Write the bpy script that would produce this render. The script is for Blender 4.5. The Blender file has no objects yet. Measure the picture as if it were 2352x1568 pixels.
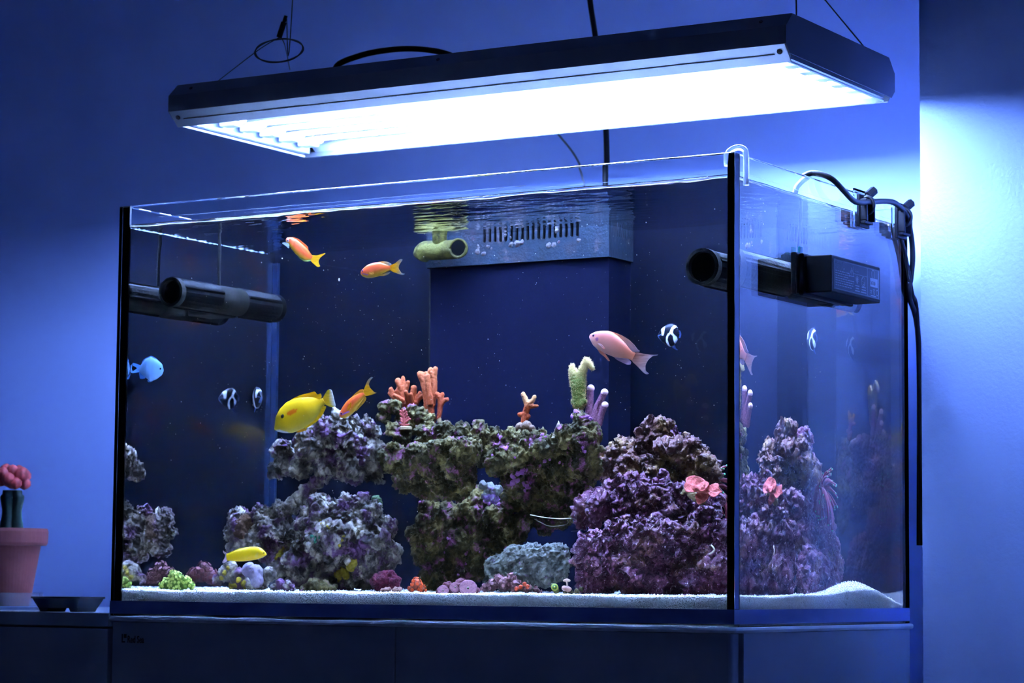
import bpy, bmesh, math, random
import numpy as np
from mathutils import Vector, Matrix, Euler

# ------------------------------------------------------------------ camera, world, exposure
SC = bpy.context.scene
COL = SC.collection
random.seed(7)
RNG = np.random.default_rng(7)
CAM_LOC = np.array([2.18238, -2.56804, 0.04649])
CAM_ROT = (1.66487, -0.00880, 0.54941)
F_PX = 5872.56
cam = bpy.data.cameras.new('camera')
cam_ob = bpy.data.objects.new('camera', cam)
COL.objects.link(cam_ob)
cam_ob.location = CAM_LOC
cam_ob.rotation_euler = CAM_ROT
cam.sensor_width = 22.3
cam.lens = 22.3 * F_PX / 2352
cam.clip_start, cam.clip_end = 0.05, 30
cam.dof.use_dof = True
cam.dof.focus_distance = 3.0
cam.dof.aperture_fstop = 6.0
SC.camera = cam_ob
world = bpy.data.worlds.new('room_ambient')
SC.world = world
world.use_nodes = True
world.node_tree.nodes['Background'].inputs[0].default_value = (0.10, 0.16, 0.42, 1)
world.node_tree.nodes['Background'].inputs[1].default_value = 0.02
vs = SC.view_settings
vs.view_transform = 'Standard'
vs.look = 'None'
vs.gamma = 1
vs.use_curve_mapping = False
vs.exposure = 0.0
LAMP = (0.26, 0.43, 1.0)          # colour of the fluorescent tubes
LAMP_W = 260.0
cy = SC.cycles
cy.max_bounces = 16
cy.transmission_bounces = 14
cy.glossy_bounces = 8
cy.diffuse_bounces = 4
cy.transparent_max_bounces = 12
cy.caustics_refractive = True
cy.caustics_reflective = True
cy.blur_glossy = 0.5
cy.sample_clamp_indirect = 0
cy.use_denoising = True

# ------------------------------------------------------------------ points of the place from picture positions (refraction included)
RM = np.array(Euler(CAM_ROT).to_matrix())
GLASS_T = 0.012


def ray(u, v):
    d = RM @ np.array([(u - 1176) / F_PX, -(v - 784) / F_PX, -1.0])
    return d / np.linalg.norm(d)


def _bend(d, n, a, b):
    c = -d @ n
    r = a / b
    return r * d + (r * c - math.sqrt(1 - r * r * (1 - c * c))) * n


def inw(u, v, side=False):
    d = ray(u, v)
    ax = 0 if side else 1
    n = np.array([1., 0, 0]) if side else np.array([0, -1., 0])
    p = CAM_LOC + d * (((0.9 if side else 0.0) - CAM_LOC[ax]) / d[ax])
    d1 = _bend(d, n, 1, 1.5)
    p = p + d1 * ((-GLASS_T if side else GLASS_T) / d1[ax])
    return p, _bend(d1, n, 1.5, 1.333)


def at(u, v, y):
    """the point seen at (u, v) through the front pane, y metres behind it"""
    p, d = inw(u, v)
    return p + d * ((y - p[1]) / d[1])


def ats(u, v, x):
    p, d = inw(u, v, True)
    return p + d * ((x - p[0]) / d[0])


def air(u, v, ax, val):
    d = ray(u, v)
    return CAM_LOC + d * ((val - CAM_LOC[ax]) / d[ax])


def ball(u, v, y, r):
    c = at(u, v, y)
    return (*c, abs(at(u, v - r, y)[2] - c[2]))


def balls(rows, y):
    return [ball(a[0], a[1], y + (a[3] if len(a) > 3 else 0.0), a[2]) for a in rows]


# ------------------------------------------------------------------ colours and materials
def lin(c):
    return tuple((x / 255 / 12.92) if x / 255 <= 0.04045 else ((x / 255 + 0.055) / 1.055) ** 2.4 for x in c)


def alb(r, g, b, k=1.0):
    """own colour of a thing that looks (r, g, b) under this lamp"""
    l = lin((r, g, b))
    return tuple(min(0.92, max(0.0015, l[i] / (k * LAMP[i] / LAMP[0]))) for i in range(3))


COLT = (1, 1, 1)
SPEC = 0.5
COLK = 1.0          # pigments of the reef are dark: most of what looks pale there is simply close under the lamp


def kc(c):
    return tuple(min(0.95, x * COLK * t) for x, t in zip(c[:3], COLT))


def new_mat(name):
    m = bpy.data.materials.new(name)
    m.use_nodes = True
    nt = m.node_tree
    return m, nt, nt.nodes['Principled BSDF'], nt.nodes['Material Output']


def plain(name, col, rough=0.5, metal=0.0, bump=0.0, bscale=200.0, var=0.0, vscale=30.0, spec=0.5):
    col = kc(col)
    m, nt, b, o = new_mat(name)
    b.inputs['Base Color'].default_value = (*col, 1)
    b.inputs['Roughness'].default_value = rough
    b.inputs['Metallic'].default_value = metal
    b.inputs['Specular IOR Level'].default_value = spec * SPEC / 0.5
    tc = nt.nodes.new('ShaderNodeTexCoord')
    if var > 0:
        n = nt.nodes.new('ShaderNodeTexNoise')
        n.inputs['Scale'].default_value = vscale
        n.inputs['Detail'].default_value = 5
        nt.links.new(tc.outputs['Object'], n.inputs['Vector'])
        r = nt.nodes.new('ShaderNodeValToRGB')
        r.color_ramp.elements[0].position = 0.3
        r.color_ramp.elements[1].position = 0.7
        r.color_ramp.elements[0].color = (*[c * (1 - var) for c in col], 1)
        r.color_ramp.elements[1].color = (*[min(1, c * (1 + var)) for c in col], 1)
        nt.links.new(n.outputs['Fac'], r.inputs[0])
        nt.links.new(r.outputs[0], b.inputs['Base Color'])
    if bump > 0:
        n = nt.nodes.new('ShaderNodeTexNoise')
        n.inputs['Scale'].default_value = bscale
        n.inputs['Detail'].default_value = 4
        nt.links.new(tc.outputs['Object'], n.inputs['Vector'])
        bp = nt.nodes.new('ShaderNodeBump')
        bp.inputs['Strength'].default_value = bump
        bp.inputs['Distance'].default_value = 0.002
        nt.links.new(n.outputs['Fac'], bp.inputs['Height'])
        nt.links.new(bp.outputs[0], b.inputs['Normal'])
    return m


def glass(name, ior, tint=(1, 1, 1), rough=0.0):
    m, nt, b, o = new_mat(name)
    nt.nodes.remove(b)
    g = nt.nodes.new('ShaderNodeBsdfGlass')
    g.inputs['Color'].default_value = (*tint, 1)
    g.inputs['IOR'].default_value = ior
    g.inputs['Roughness'].default_value = rough
    nt.links.new(g.outputs[0], o.inputs['Surface'])
    return m


def rocky(name, stops, scale, patch, pcol, pscale, bump=0.6, bscale=260.0, rough=0.55, speck=None, patch2=None, spec=None):
    """noise-mixed crusts: base stops, a patchy encrusting colour, optional bright specks"""
    m, nt, b, o = new_mat(name)
    N, L = nt.nodes.new, nt.links.new
    tc = N('ShaderNodeTexCoord')

    def noise(sc, det=6, rough_=0.6, off=0.0):
        mp = N('ShaderNodeMapping')
        mp.inputs['Location'].default_value = (off, off * 1.7, off * 0.3)
        L(tc.outputs['Object'], mp.inputs['Vector'])
        n = N('ShaderNodeTexNoise')
        n.inputs['Scale'].default_value = sc
        n.inputs['Detail'].default_value = det
        n.inputs['Roughness'].default_value = rough_
        L(mp.outputs[0], n.inputs['Vector'])
        return n
    n1 = noise(scale)
    r1 = N('ShaderNodeValToRGB')
    el = r1.color_ramp.elements
    while len(el) < len(stops):
        el.new(0.5)
    for e, (p, c) in zip(el, stops):
        e.position = p
        e.color = (*kc(c), 1)
    L(n1.outputs['Fac'], r1.inputs[0])
    cur = r1.outputs[0]

    def over(cur, thr, colr, sc, off, soft=0.05):
        n2 = noise(sc, 7, 0.65, off)
        r2 = N('ShaderNodeValToRGB')
        r2.color_ramp.elements[0].position = thr - soft
        r2.color_ramp.elements[1].position = thr + soft
        L(n2.outputs['Fac'], r2.inputs[0])
        mx = N('ShaderNodeMix')
        mx.data_type = 'RGBA'
        L(r2.outputs[0], mx.inputs[0])
        L(cur, mx.inputs[6])
        mx.inputs[7].default_value = (*kc(colr), 1)
        return mx.outputs[2]
    cur = over(cur, patch, pcol, pscale, 3.1)
    if patch2:
        cur = over(cur, patch2[0], patch2[1], patch2[2], 9.7)
    if speck:
        cur = over(cur, speck[0], speck[1], speck[2], 5.3, 0.02)
    L(cur, b.inputs['Base Color'])
    b.inputs['Specular IOR Level'].default_value = SPEC if spec is None else spec
    b.inputs['Roughness'].default_value = rough
    n3 = noise(bscale, 5, 0.7, 1.9)
    bp = N('ShaderNodeBump')
    bp.inputs['Strength'].default_value = bump
    bp.inputs['Distance'].default_value = 0.004
    L(n3.outputs['Fac'], bp.inputs['Height'])
    L(bp.outputs[0], b.inputs['Normal'])
    return m


def tinted(name, rough=0.45, bump=0.0, bscale=900.0):
    """colour comes from the mesh's own colour attribute (skin patterns)"""
    m, nt, b, o = new_mat(name)
    a = nt.nodes.new('ShaderNodeAttribute')
    a.attribute_name = 'skin'
    nt.links.new(a.outputs['Color'], b.inputs['Base Color'])
    b.inputs['Roughness'].default_value = rough
    b.inputs['Specular IOR Level'].default_value = 0.15
    if bump:
        tc = nt.nodes.new('ShaderNodeTexCoord')
        v = nt.nodes.new('ShaderNodeTexVoronoi')
        v.inputs['Scale'].default_value = bscale
        nt.links.new(tc.outputs['Object'], v.inputs['Vector'])
        bp = nt.nodes.new('ShaderNodeBump')
        bp.inputs['Strength'].default_value = bump
        bp.inputs['Distance'].default_value = 0.0006
        nt.links.new(v.outputs['Distance'], bp.inputs['Height'])
        nt.links.new(bp.outputs[0], b.inputs['Normal'])
    return m


def emit(name, col, s):
    m, nt, b, o = new_mat(name)
    nt.nodes.remove(b)
    e = nt.nodes.new('ShaderNodeEmission')
    e.inputs[0].default_value = (*col, 1)
    e.inputs[1].default_value = s
    nt.links.new(e.outputs[0], o.inputs['Surface'])
    return m


# ------------------------------------------------------------------ objects
def thing(name, label, cat, loc=(0, 0, 0), group=None, rz=0.0):
    o = bpy.data.objects.new(name, None)
    COL.objects.link(o)
    o.empty_display_size = 0.02
    o.location = loc
    o.rotation_euler = (0, 0, rz)
    tag(o, label, cat, group)
    return o


def tag(o, label=None, cat=None, group=None, kind=None):
    if label:
        o['label'] = label
    if cat:
        o['category'] = cat
    if group:
        o['group'] = group
    if kind:
        o['kind'] = kind
    return o


def wloc(o):
    p = Vector((0, 0, 0))
    while o is not None:
        p += Vector(o.location)
        o = o.parent
    return np.array(p)


def obj(name, geo, mat, parent=None, smooth=False, local=False, label=None, origin=None):
    """one mesh object from (verts, faces) in world coordinates"""
    v, f = geo[0], geo[1]
    v = np.asarray(v, float)
    if parent is None:
        if origin is None:
            origin = ((v[:, 0].min() + v[:, 0].max()) / 2, (v[:, 1].min() + v[:, 1].max()) / 2, v[:, 2].min())
        off = np.array(origin)
    else:
        off = np.zeros(3) if local else wloc(parent)
    me = bpy.data.meshes.new(name)
    vv = v - off
    if isinstance(f, np.ndarray):
        nf, k = f.shape
        me.vertices.add(len(vv))
        me.vertices.foreach_set('co', vv.astype(np.float32).ravel())
        me.loops.add(nf * k)
        me.loops.foreach_set('vertex_index', f.astype(np.int32).ravel())
        me.polygons.add(nf)
        me.polygons.foreach_set('loop_start', np.arange(0, nf * k, k, dtype=np.int32))
        me.update(calc_edges=True)
    else:
        me.from_pydata(vv.tolist(), [], [list(x) for x in f])
        me.update()
    if smooth:
        me.polygons.foreach_set('use_smooth', [True] * len(me.polygons))
    if mat is not None:
        for mm in (mat if isinstance(mat, (list, tuple)) else [mat]):
            me.materials.append(mm)
    if len(geo) > 2 and geo[2] is not None:
        c = me.color_attributes.new('skin', 'FLOAT_COLOR', 'POINT')
        col = np.ones((len(v), 4), np.float32)
        col[:, :3] = geo[2]
        c.data.foreach_set('color', col.ravel())
    o = bpy.data.objects.new(name, me)
    COL.objects.link(o)
    if parent is None:
        o.location = off
    else:
        o.parent = parent
    if label:
        o['label'] = label
    return o


def join(*gs):
    V, Fc, n = [], [], 0
    for g in gs:
        v, f = np.asarray(g[0], float), g[1]
        V.append(v)
        Fc += [[int(i) + n for i in x] for x in f]
        n += len(v)
    return np.vstack(V), Fc


def box(x0, x1, y0, y1, z0, z1, bev=0.0):
    if bev <= 0:
        v = [(x, y, z) for x in (x0, x1) for y in (y0, y1) for z in (z0, z1)]
        f = [(0, 1, 3, 2), (4, 6, 7, 5), (0, 4, 5, 1), (2, 3, 7, 6), (0, 2, 6, 4), (1, 5, 7, 3)]
        return np.array(v), f
    bm = bmesh.new()
    bmesh.ops.create_cube(bm, size=1)
    for v in bm.verts:
        v.co = Vector(((x0 + x1) / 2 + v.co.x * (x1 - x0), (y0 + y1) / 2 + v.co.y * (y1 - y0), (z0 + z1) / 2 + v.co.z * (z1 - z0)))
    bmesh.ops.bevel(bm, geom=bm.edges[:], offset=bev, segments=2, affect='EDGES', profile=0.5)
    return from_bm(bm)


def from_bm(bm):
    bm.verts.index_update()
    v = np.array([x.co[:] for x in bm.verts])
    f = [[q.index for q in p.verts] for p in bm.faces]
    bm.free()
    return v, f


def catmull(pts, n=8):
    P = [np.asarray(p, float) for p in pts]
    P = [2 * P[0] - P[1]] + P + [2 * P[-1] - P[-2]]
    out = []
    for i in range(1, len(P) - 2):
        for t in np.linspace(0, 1, n, endpoint=False):
            a, b, c, d = P[i - 1:i + 3]
            out.append(0.5 * ((2 * b) + (c - a) * t + (2 * a - 5 * b + 4 * c - d) * t * t + (3 * b - a - 3 * c + d) * t ** 3))
    out.append(P[-2])
    return np.array(out)


def tube(pts, r, seg=10, caps=True):
    P = np.asarray(pts, float)
    R = np.full(len(P), r) if np.isscalar(r) else np.asarray(r, float)
    T = np.gradient(P, axis=0)
    T /= np.linalg.norm(T, axis=1)[:, None] + 1e-12
    up = np.array([0, 0, 1.0]) if abs(T[0][2]) < 0.9 else np.array([1.0, 0, 0])
    n = np.cross(T[0], up)
    n /= np.linalg.norm(n)
    V = []
    for i in range(len(P)):
        n = n - T[i] * (n @ T[i])
        n /= np.linalg.norm(n)
        b = np.cross(T[i], n)
        for k in range(seg):
            a = 2 * math.pi * k / seg
            V.append(P[i] + R[i] * (math.cos(a) * n + math.sin(a) * b))
    Fc = []
    for i in range(len(P) - 1):
        for k in range(seg):
            a, b_ = i * seg + k, i * seg + (k + 1) % seg
            Fc.append((a, b_, b_ + seg, a + seg))
    if caps:
        Fc.append(tuple(range(seg))[::-1])
        Fc.append(tuple(range((len(P) - 1) * seg, len(P) * seg)))
    return np.array(V), Fc


def cyl(a, b, r, seg=20, r2=None):
    return tube([a, b], [r, r if r2 is None else r2], seg)


def ico(c, r, sub=2, sc=(1, 1, 1)):
    bm = bmesh.new()
    bmesh.ops.create_icosphere(bm, subdivisions=sub, radius=1)
    v, f = from_bm(bm)
    return v * r * np.array(sc) + np.array(c), f


def lathe(profile, c, seg=32):
    """profile of (radius, z) turned about the vertical through c"""
    V, Fc = [], []
    for r, z in profile:
        for k in range(seg):
            a = 2 * math.pi * k / seg
            V.append((c[0] + r * math.cos(a), c[1] + r * math.sin(a), c[2] + z))
    for i in range(len(profile) - 1):
        for k in range(seg):
            a, b = i * seg + k, i * seg + (k + 1) % seg
            Fc.append((a, b, b + seg, a + seg))
    Fc.append(tuple(range(seg))[::-1])
    Fc.append(tuple(range((len(profile) - 1) * seg, len(profile) * seg)))
    return np.array(V), Fc


def prism(poly, axis, a, b):
    """closed outline of 2-D points swept along an axis from a to b"""
    n = len(poly)
    V = []
    for t in (a, b):
        for p in poly:
            V.append({0: (t, p[0], p[1]), 1: (p[0], t, p[1]), 2: (p[0], p[1], t)}[axis])
    Fc = [tuple(range(n)), tuple(range(2 * n - 1, n - 1, -1))]
    for i in range(n):
        j = (i + 1) % n
        Fc.append((i, i + n, j + n, j))
    return np.array(V), Fc


# ------------------------------------------------------------------ noise on arrays
def _h(i, j, k, s):
    n = (i * 374761393 + j * 668265263 + k * 2147483647 + s * 1274126177) & 0xffffffff
    n = ((n ^ (n >> 13)) * 1274126177) & 0xffffffff
    n = (n ^ (n >> 16)) & 0xffffffff
    return n


_G = np.array([[1, 1, 0], [-1, 1, 0], [1, -1, 0], [-1, -1, 0], [1, 0, 1], [-1, 0, 1], [1, 0, -1], [-1, 0, -1],
               [0, 1, 1], [0, -1, 1], [0, 1, -1], [0, -1, -1], [1, 1, 0], [-1, 1, 0], [0, -1, 1], [0, -1, -1]], float)


def perlin(P, s=0):
    I = np.floor(P).astype(np.int64)
    Fr = P - I
    u = Fr * Fr * Fr * (Fr * (Fr * 6 - 15) + 10)
    out = np.zeros(len(P))
    for dx in (0, 1):
        for dy in (0, 1):
            for dz in (0, 1):
                g = _G[_h(I[:, 0] + dx, I[:, 1] + dy, I[:, 2] + dz, s) & 15]
                d = (g * (Fr - np.array([dx, dy, dz]))).sum(1)
                w = (u[:, 0] if dx else 1 - u[:, 0]) * (u[:, 1] if dy else 1 - u[:, 1]) * (u[:, 2] if dz else 1 - u[:, 2])
                out += d * w
    return out


def fbm(P, o=4, s=0, ridge=False):
    a, f, t = 1.0, 1.0, np.zeros(len(P))
    for k in range(o):
        n = perlin(P * f + 17.3 * k, s + k)
        t += a * ((0.5 - np.abs(n) * 2) if ridge else n)
        a *= 0.55
        f *= 2.03
    return t


def worley(P, s=0):
    I = np.floor(P).astype(np.int64)
    Fr = P - I
    best = np.full(len(P), 9.0)
    for dx in (-1, 0, 1):
        for dy in (-1, 0, 1):
            for dz in (-1, 0, 1):
                h = _h(I[:, 0] + dx, I[:, 1] + dy, I[:, 2] + dz, s)
                q = np.stack([(h & 255) / 255.0, ((h >> 8) & 255) / 255.0, ((h >> 16) & 255) / 255.0], 1)
                d = ((q + np.array([dx, dy, dz]) - Fr) ** 2).sum(1)
                best = np.minimum(best, d)
    return np.sqrt(best)


def tri_normals(v, f):
    n = np.cross(v[f[:, 1]] - v[f[:, 0]], v[f[:, 2]] - v[f[:, 0]])
    vn = np.zeros_like(v)
    for k in range(3):
        np.add.at(vn, f[:, k], n)
    return vn / (np.linalg.norm(vn, axis=1)[:, None] + 1e-12)


_UV, _UF = ico((0, 0, 0), 1.0, 2)
_UF = np.array(_UF)


def melt(spheres, voxel, relax=3, squash=None):
    """one skin over many overlapping balls: (verts, triangles)"""
    S = np.asarray(spheres, float)
    V = (S[:, None, :3] + S[:, None, 3:4] * _UV[None]).reshape(-1, 3)
    Fc = (_UF[None] + (np.arange(len(S)) * len(_UV))[:, None, None]).reshape(-1, 3)
    me = bpy.data.meshes.new('tmp')
    me.from_pydata(V.tolist(), [], Fc.tolist())
    o = bpy.data.objects.new('tmp', me)
    COL.objects.link(o)
    r = o.modifiers.new('r', 'REMESH')
    r.mode = 'VOXEL'
    r.voxel_size = voxel
    r.adaptivity = 0
    if relax:
        s = o.modifiers.new('s', 'SMOOTH')
        s.factor = 0.6
        s.iterations = relax
    dg = bpy.context.evaluated_depsgraph_get()
    ev = o.evaluated_get(dg)
    m2 = ev.to_mesh()
    m2.calc_loop_triangles()
    v = np.empty(len(m2.vertices) * 3)
    m2.vertices.foreach_get('co', v)
    t = np.empty(len(m2.loop_triangles) * 3, np.int32)
    m2.loop_triangles.foreach_get('vertices', t)
    ev.to_mesh_clear()
    bpy.data.objects.remove(o)
    bpy.data.meshes.remove(me)
    return v.reshape(-1, 3), t.reshape(-1, 3)


def chain(pts, radii, step=0.5):
    """balls strung along a bent stem"""
    P = np.asarray(pts, float)
    out = []
    for i in range(len(P) - 1):
        L = np.linalg.norm(P[i + 1] - P[i])
        n = max(1, int(L / (step * min(radii[i], radii[i + 1]))))
        for t in np.linspace(0, 1, n + 1):
            out.append((*(P[i] * (1 - t) + P[i + 1] * t), radii[i] * (1 - t) + radii[i + 1] * t))
    return out

# ------------------------------------------------------------------ materials of the place
WALL = (0.37, 0.49, 0.92)
M_wall = plain('smooth_wall_paint', WALL, 0.7, bump=0.05, bscale=120)
M_wallr = plain('orange_peel_paint', (0.34, 0.45, 0.82), 0.6, bump=0.28, bscale=190)
M_ceil = plain('ceiling_paint', (0.72, 0.76, 0.85), 0.8)
M_floor = plain('floor_boards', (0.20, 0.20, 0.24), 0.5)
M_cab = plain('white_lacquer', (0.40, 0.44, 0.52), 0.35)
M_cabin = plain('dark_gap', (0.01, 0.01, 0.015), 0.8)
M_lid = plain('white_plastic', (0.8, 0.82, 0.85), 0.3)
M_hood = plain('black_anodised', (0.13, 0.14, 0.19), 0.45, metal=0.0, spec=0.35)
M_alu = plain('brushed_aluminium', (0.34, 0.37, 0.42), 0.45, metal=0.9, bump=0.1, bscale=400)
M_refl = plain('mirror_reflector', (0.93, 0.94, 0.95), 0.30, metal=1.0)
M_white = plain('white_lampholder', (0.85, 0.87, 0.9), 0.4)
M_tube = emit('lit_tube', LAMP, LAMP_W)
M_steel = plain('steel_wire', (0.09, 0.09, 0.11), 0.4, metal=0.6)
M_black = plain('black_rubber', (0.005, 0.005, 0.007), 0.5, spec=0.3)
M_blackm = plain('matt_black_plastic', (0.008, 0.008, 0.011), 0.5, spec=0.1)
M_pane = glass('clear_glass', 1.5, (0.985, 0.995, 1.0))
M_acr = glass('clear_acrylic', 1.49, (0.99, 1, 1), 0.03)
M_water = glass('sea_water', 1.333, (0.995, 0.998, 1.0))
M_sil = plain('black_silicone', (0.006, 0.007, 0.012), 0.35)
M_silb = plain('blue_black_seam', (0.004, 0.011, 0.035), 0.3)
M_back = plain('black_back_glass', (0.0025, 0.0035, 0.011), 0.6, spec=0.08, var=0.12, vscale=9)
M_trim = plain('leak_lit_base_film', (0.20, 0.27, 0.62), 0.3, spec=0.3)  # lightened blue: light leaking inside the glass is put into the colour

# ------------------------------------------------------------------ the room
FZ, CZ = -0.80, 1.75


def structure(name, geo, mat, label=None, **k):
    o = obj(name, geo, mat, **k)
    o['kind'] = 'structure'
    if label:
        o['label'] = label
    return o


structure('floor', box(-2.6, 3.6, -4.3, 0.75, FZ - 0.1, FZ), M_floor)
structure('ceiling', box(-2.6, 3.6, -4.3, 0.75, CZ, CZ + 0.1), M_ceil)
structure('wall_back', box(-2.6, 0.9755, 0.62, 0.75, FZ, CZ), M_wall, 'smooth blue lit back wall behind the aquarium')
structure('wall_right', box(0.976, 3.6, 0.36, 0.75, FZ, CZ), M_wallr, 'orange peel textured wall section to the right of the aquarium')
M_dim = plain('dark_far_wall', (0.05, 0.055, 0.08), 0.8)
structure('wall_left', box(-2.7, -2.6, -4.3, 0.75, FZ, CZ), M_dim)
structure('wall_far_right', box(3.6, 3.7, -4.3, 0.75, FZ, CZ), M_wall)
structure('wall_front', box(-2.6, 3.6, -4.4, -4.3, FZ, CZ), M_dim)
structure('baseboard_back', box(0.903, 0.9754, 0.608, 0.62, FZ, -0.10 - 0.6), M_cabin)

# ------------------------------------------------------------------ aquarium cabinet and sideboard
cab = thing('aquarium_cabinet', 'white aquarium cabinet with two plain doors under the glass tank', 'cabinet', (0.453, 0.25, FZ))
obj('body', box(0.006, 0.8995, 0.022, 0.498, FZ + 0.001, -0.0045), M_cab, cab)
obj('top_board', box(0.0015, 0.9055, -0.0055, 0.503, -0.0074, -0.0008, 0.0030), M_lid, cab)


def door(x0, x1, z0, z1, y0, y1, bl, br):
    """door leaf with rounded vertical edges"""
    def arc(cx, cy_, r, a0, a1):
        return [(cx + r * math.cos(a), cy_ + r * math.sin(a)) for a in np.linspace(a0, a1, 5)]
    p = arc(x0 + bl, y0 + bl, bl, math.pi, 1.5 * math.pi) + arc(x1 - br, y0 + br, br, 1.5 * math.pi, 2 * math.pi) + [(x1, y1), (x0, y1)]
    return prism(p, 2, z0, z1)


d1 = obj('door', door(0.0045, 0.4447, FZ + 0.06, -0.0082, 0.0, 0.018, 0.002, 0.002), M_cab, cab)
obj('door', door(0.4463, 0.8965, FZ + 0.06, -0.0082, 0.0, 0.018, 0.002, 0.006), M_cab, cab)
obj('side_panel', box(0.8985, 0.9008, 0.0225, 0.4985, FZ + 0.001, -0.0078), M_cab, cab)
obj('plinth', box(0.008, 0.897, 0.030, 0.49, FZ, FZ + 0.055), M_cabin, cab)


def text(body, size, mat, parent, origin, xdir, ydir, name='lettering', extrude=0.0002, sx=1.0, align='LEFT', bold=0.0):
    cu = bpy.data.curves.new('t', 'FONT')
    cu.body = body
    cu.size = size
    cu.extrude = extrude
    cu.offset = bold
    cu.align_x = align
    cu.resolution_u = 2
    o = bpy.data.objects.new('t', cu)
    COL.objects.link(o)
    me = o.evaluated_get(bpy.context.evaluated_depsgraph_get()).to_mesh()
    v = np.array([x.co[:] for x in me.vertices])
    f = [list(p.vertices) for p in me.polygons]
    o.to_mesh_clear()
    bpy.data.objects.remove(o)
    X, Y = np.asarray(xdir, float), np.asarray(ydir, float)
    Z = np.cross(X, Y)
    w = np.asarray(origin, float) + v[:, :1] * sx * X + v[:, 1:2] * Y + v[:, 2:3] * Z
    return obj(name, (w, f), mat, parent)


M_logo = plain('black_logo_print', (0.004, 0.004, 0.006), 0.5)
lg = obj('logo_mark', join(box(0.0206, 0.0222, -0.0003, 0.0, -0.0345, -0.0235), box(0.0222, 0.0262, -0.0003, 0.0, -0.0345, -0.0327), box(0.0240, 0.0285, -0.0003, 0.0, -0.0285, -0.0235)), M_logo, d1)
text('Red Sea', 0.0125, M_logo, d1, (0.0300, -0.0002, -0.0343), (1, 0, 0), (0, 0, 1), 'logo_lettering', sx=0.68, bold=0.0003)

sb = thing('sideboard', 'low white sideboard with flush doors left of the aquarium cabinet', 'sideboard', (-1.1, 0.25, FZ))
obj('top_board', box(-2.3, -0.0020, -0.001, 0.55, -0.0145, 0.0030, 0.0008), M_cab, sb)
obj('body', box(-2.29, -0.0030, 0.020, 0.54, FZ, -0.0150), M_cab, sb)
for x0, x1 in ((-0.620, -0.0035), (-1.24, -0.623), (-1.86, -1.243)):
    obj('door', box(x0, x1, 0.0005, 0.0185, FZ + 0.05, -0.0172, 0.001), M_cab, sb)

# ------------------------------------------------------------------ aquarium tank
HT = 0.534
tank = thing('aquarium', 'rimless glass aquarium full of sea water on the white cabinet', 'aquarium', (0.45, 0.25, 0))
T = GLASS_T
e = 0.0002
obj('front_pane', box(0, 0.9, 0, T, 0.0, HT, 0.0008), M_pane, tank)
obj('side_pane', box(0.9 - T, 0.9, T + e, 0.5 - T - e, 0.0, HT, 0.0008), M_pane, tank)
obj('side_pane', box(0, T, T + e, 0.5 - T - e, 0.0, HT, 0.0008), M_pane, tank)
obj('back_pane', box(0, 0.9, 0.5 - T, 0.5, 0.0, 0.5085), M_back, tank, label='opaque black back pane')
obj('back_pane', box(0, 0.9, 0.5 - T, 0.5, 0.5087, HT, 0.0006), M_pane, tank, label='clear top strip of the back pane')
obj('bottom_pane', box(T + e, 0.9 - T - e, T + e, 0.5 - T - e, 0.0, 0.0115), M_sil, tank)
# black silicone beads in the two front corners, bluish seams in the rear ones
obj('silicone_seam', box(0.9 - T - 0.0005, 0.9 - 0.0008, T, T + 0.0024, 0.001, HT - 0.0005), M_sil, tank)
obj('silicone_seam', box(0.0003, T + 0.0004, T, T + 0.0030, 0.001, HT - 0.0005), M_sil, tank)
obj('silicone_seam', box(T + 0.0006, T + 0.009, 0.479, 0.4872, 0.012, HT - 0.04), M_silb, tank, label='blue tinted silicone seam')
obj('silicone_seam', box(0.9 - T + 0.001, 0.9, 0.4878, 0.4995, 0.001, HT - 0.02), M_sil, tank)
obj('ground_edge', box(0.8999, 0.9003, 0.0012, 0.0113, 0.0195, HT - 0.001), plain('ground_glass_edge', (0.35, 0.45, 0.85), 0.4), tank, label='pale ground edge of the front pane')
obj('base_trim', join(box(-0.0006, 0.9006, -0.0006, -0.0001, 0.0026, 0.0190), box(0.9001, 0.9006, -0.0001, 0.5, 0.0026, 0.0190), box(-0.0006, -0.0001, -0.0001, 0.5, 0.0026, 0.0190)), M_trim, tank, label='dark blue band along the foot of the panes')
obj('leveling_mat', box(0.001, 0.899, 0.001, 0.499, -0.0007, -0.0001), M_black, tank)

WZ = 0.5055


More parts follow.
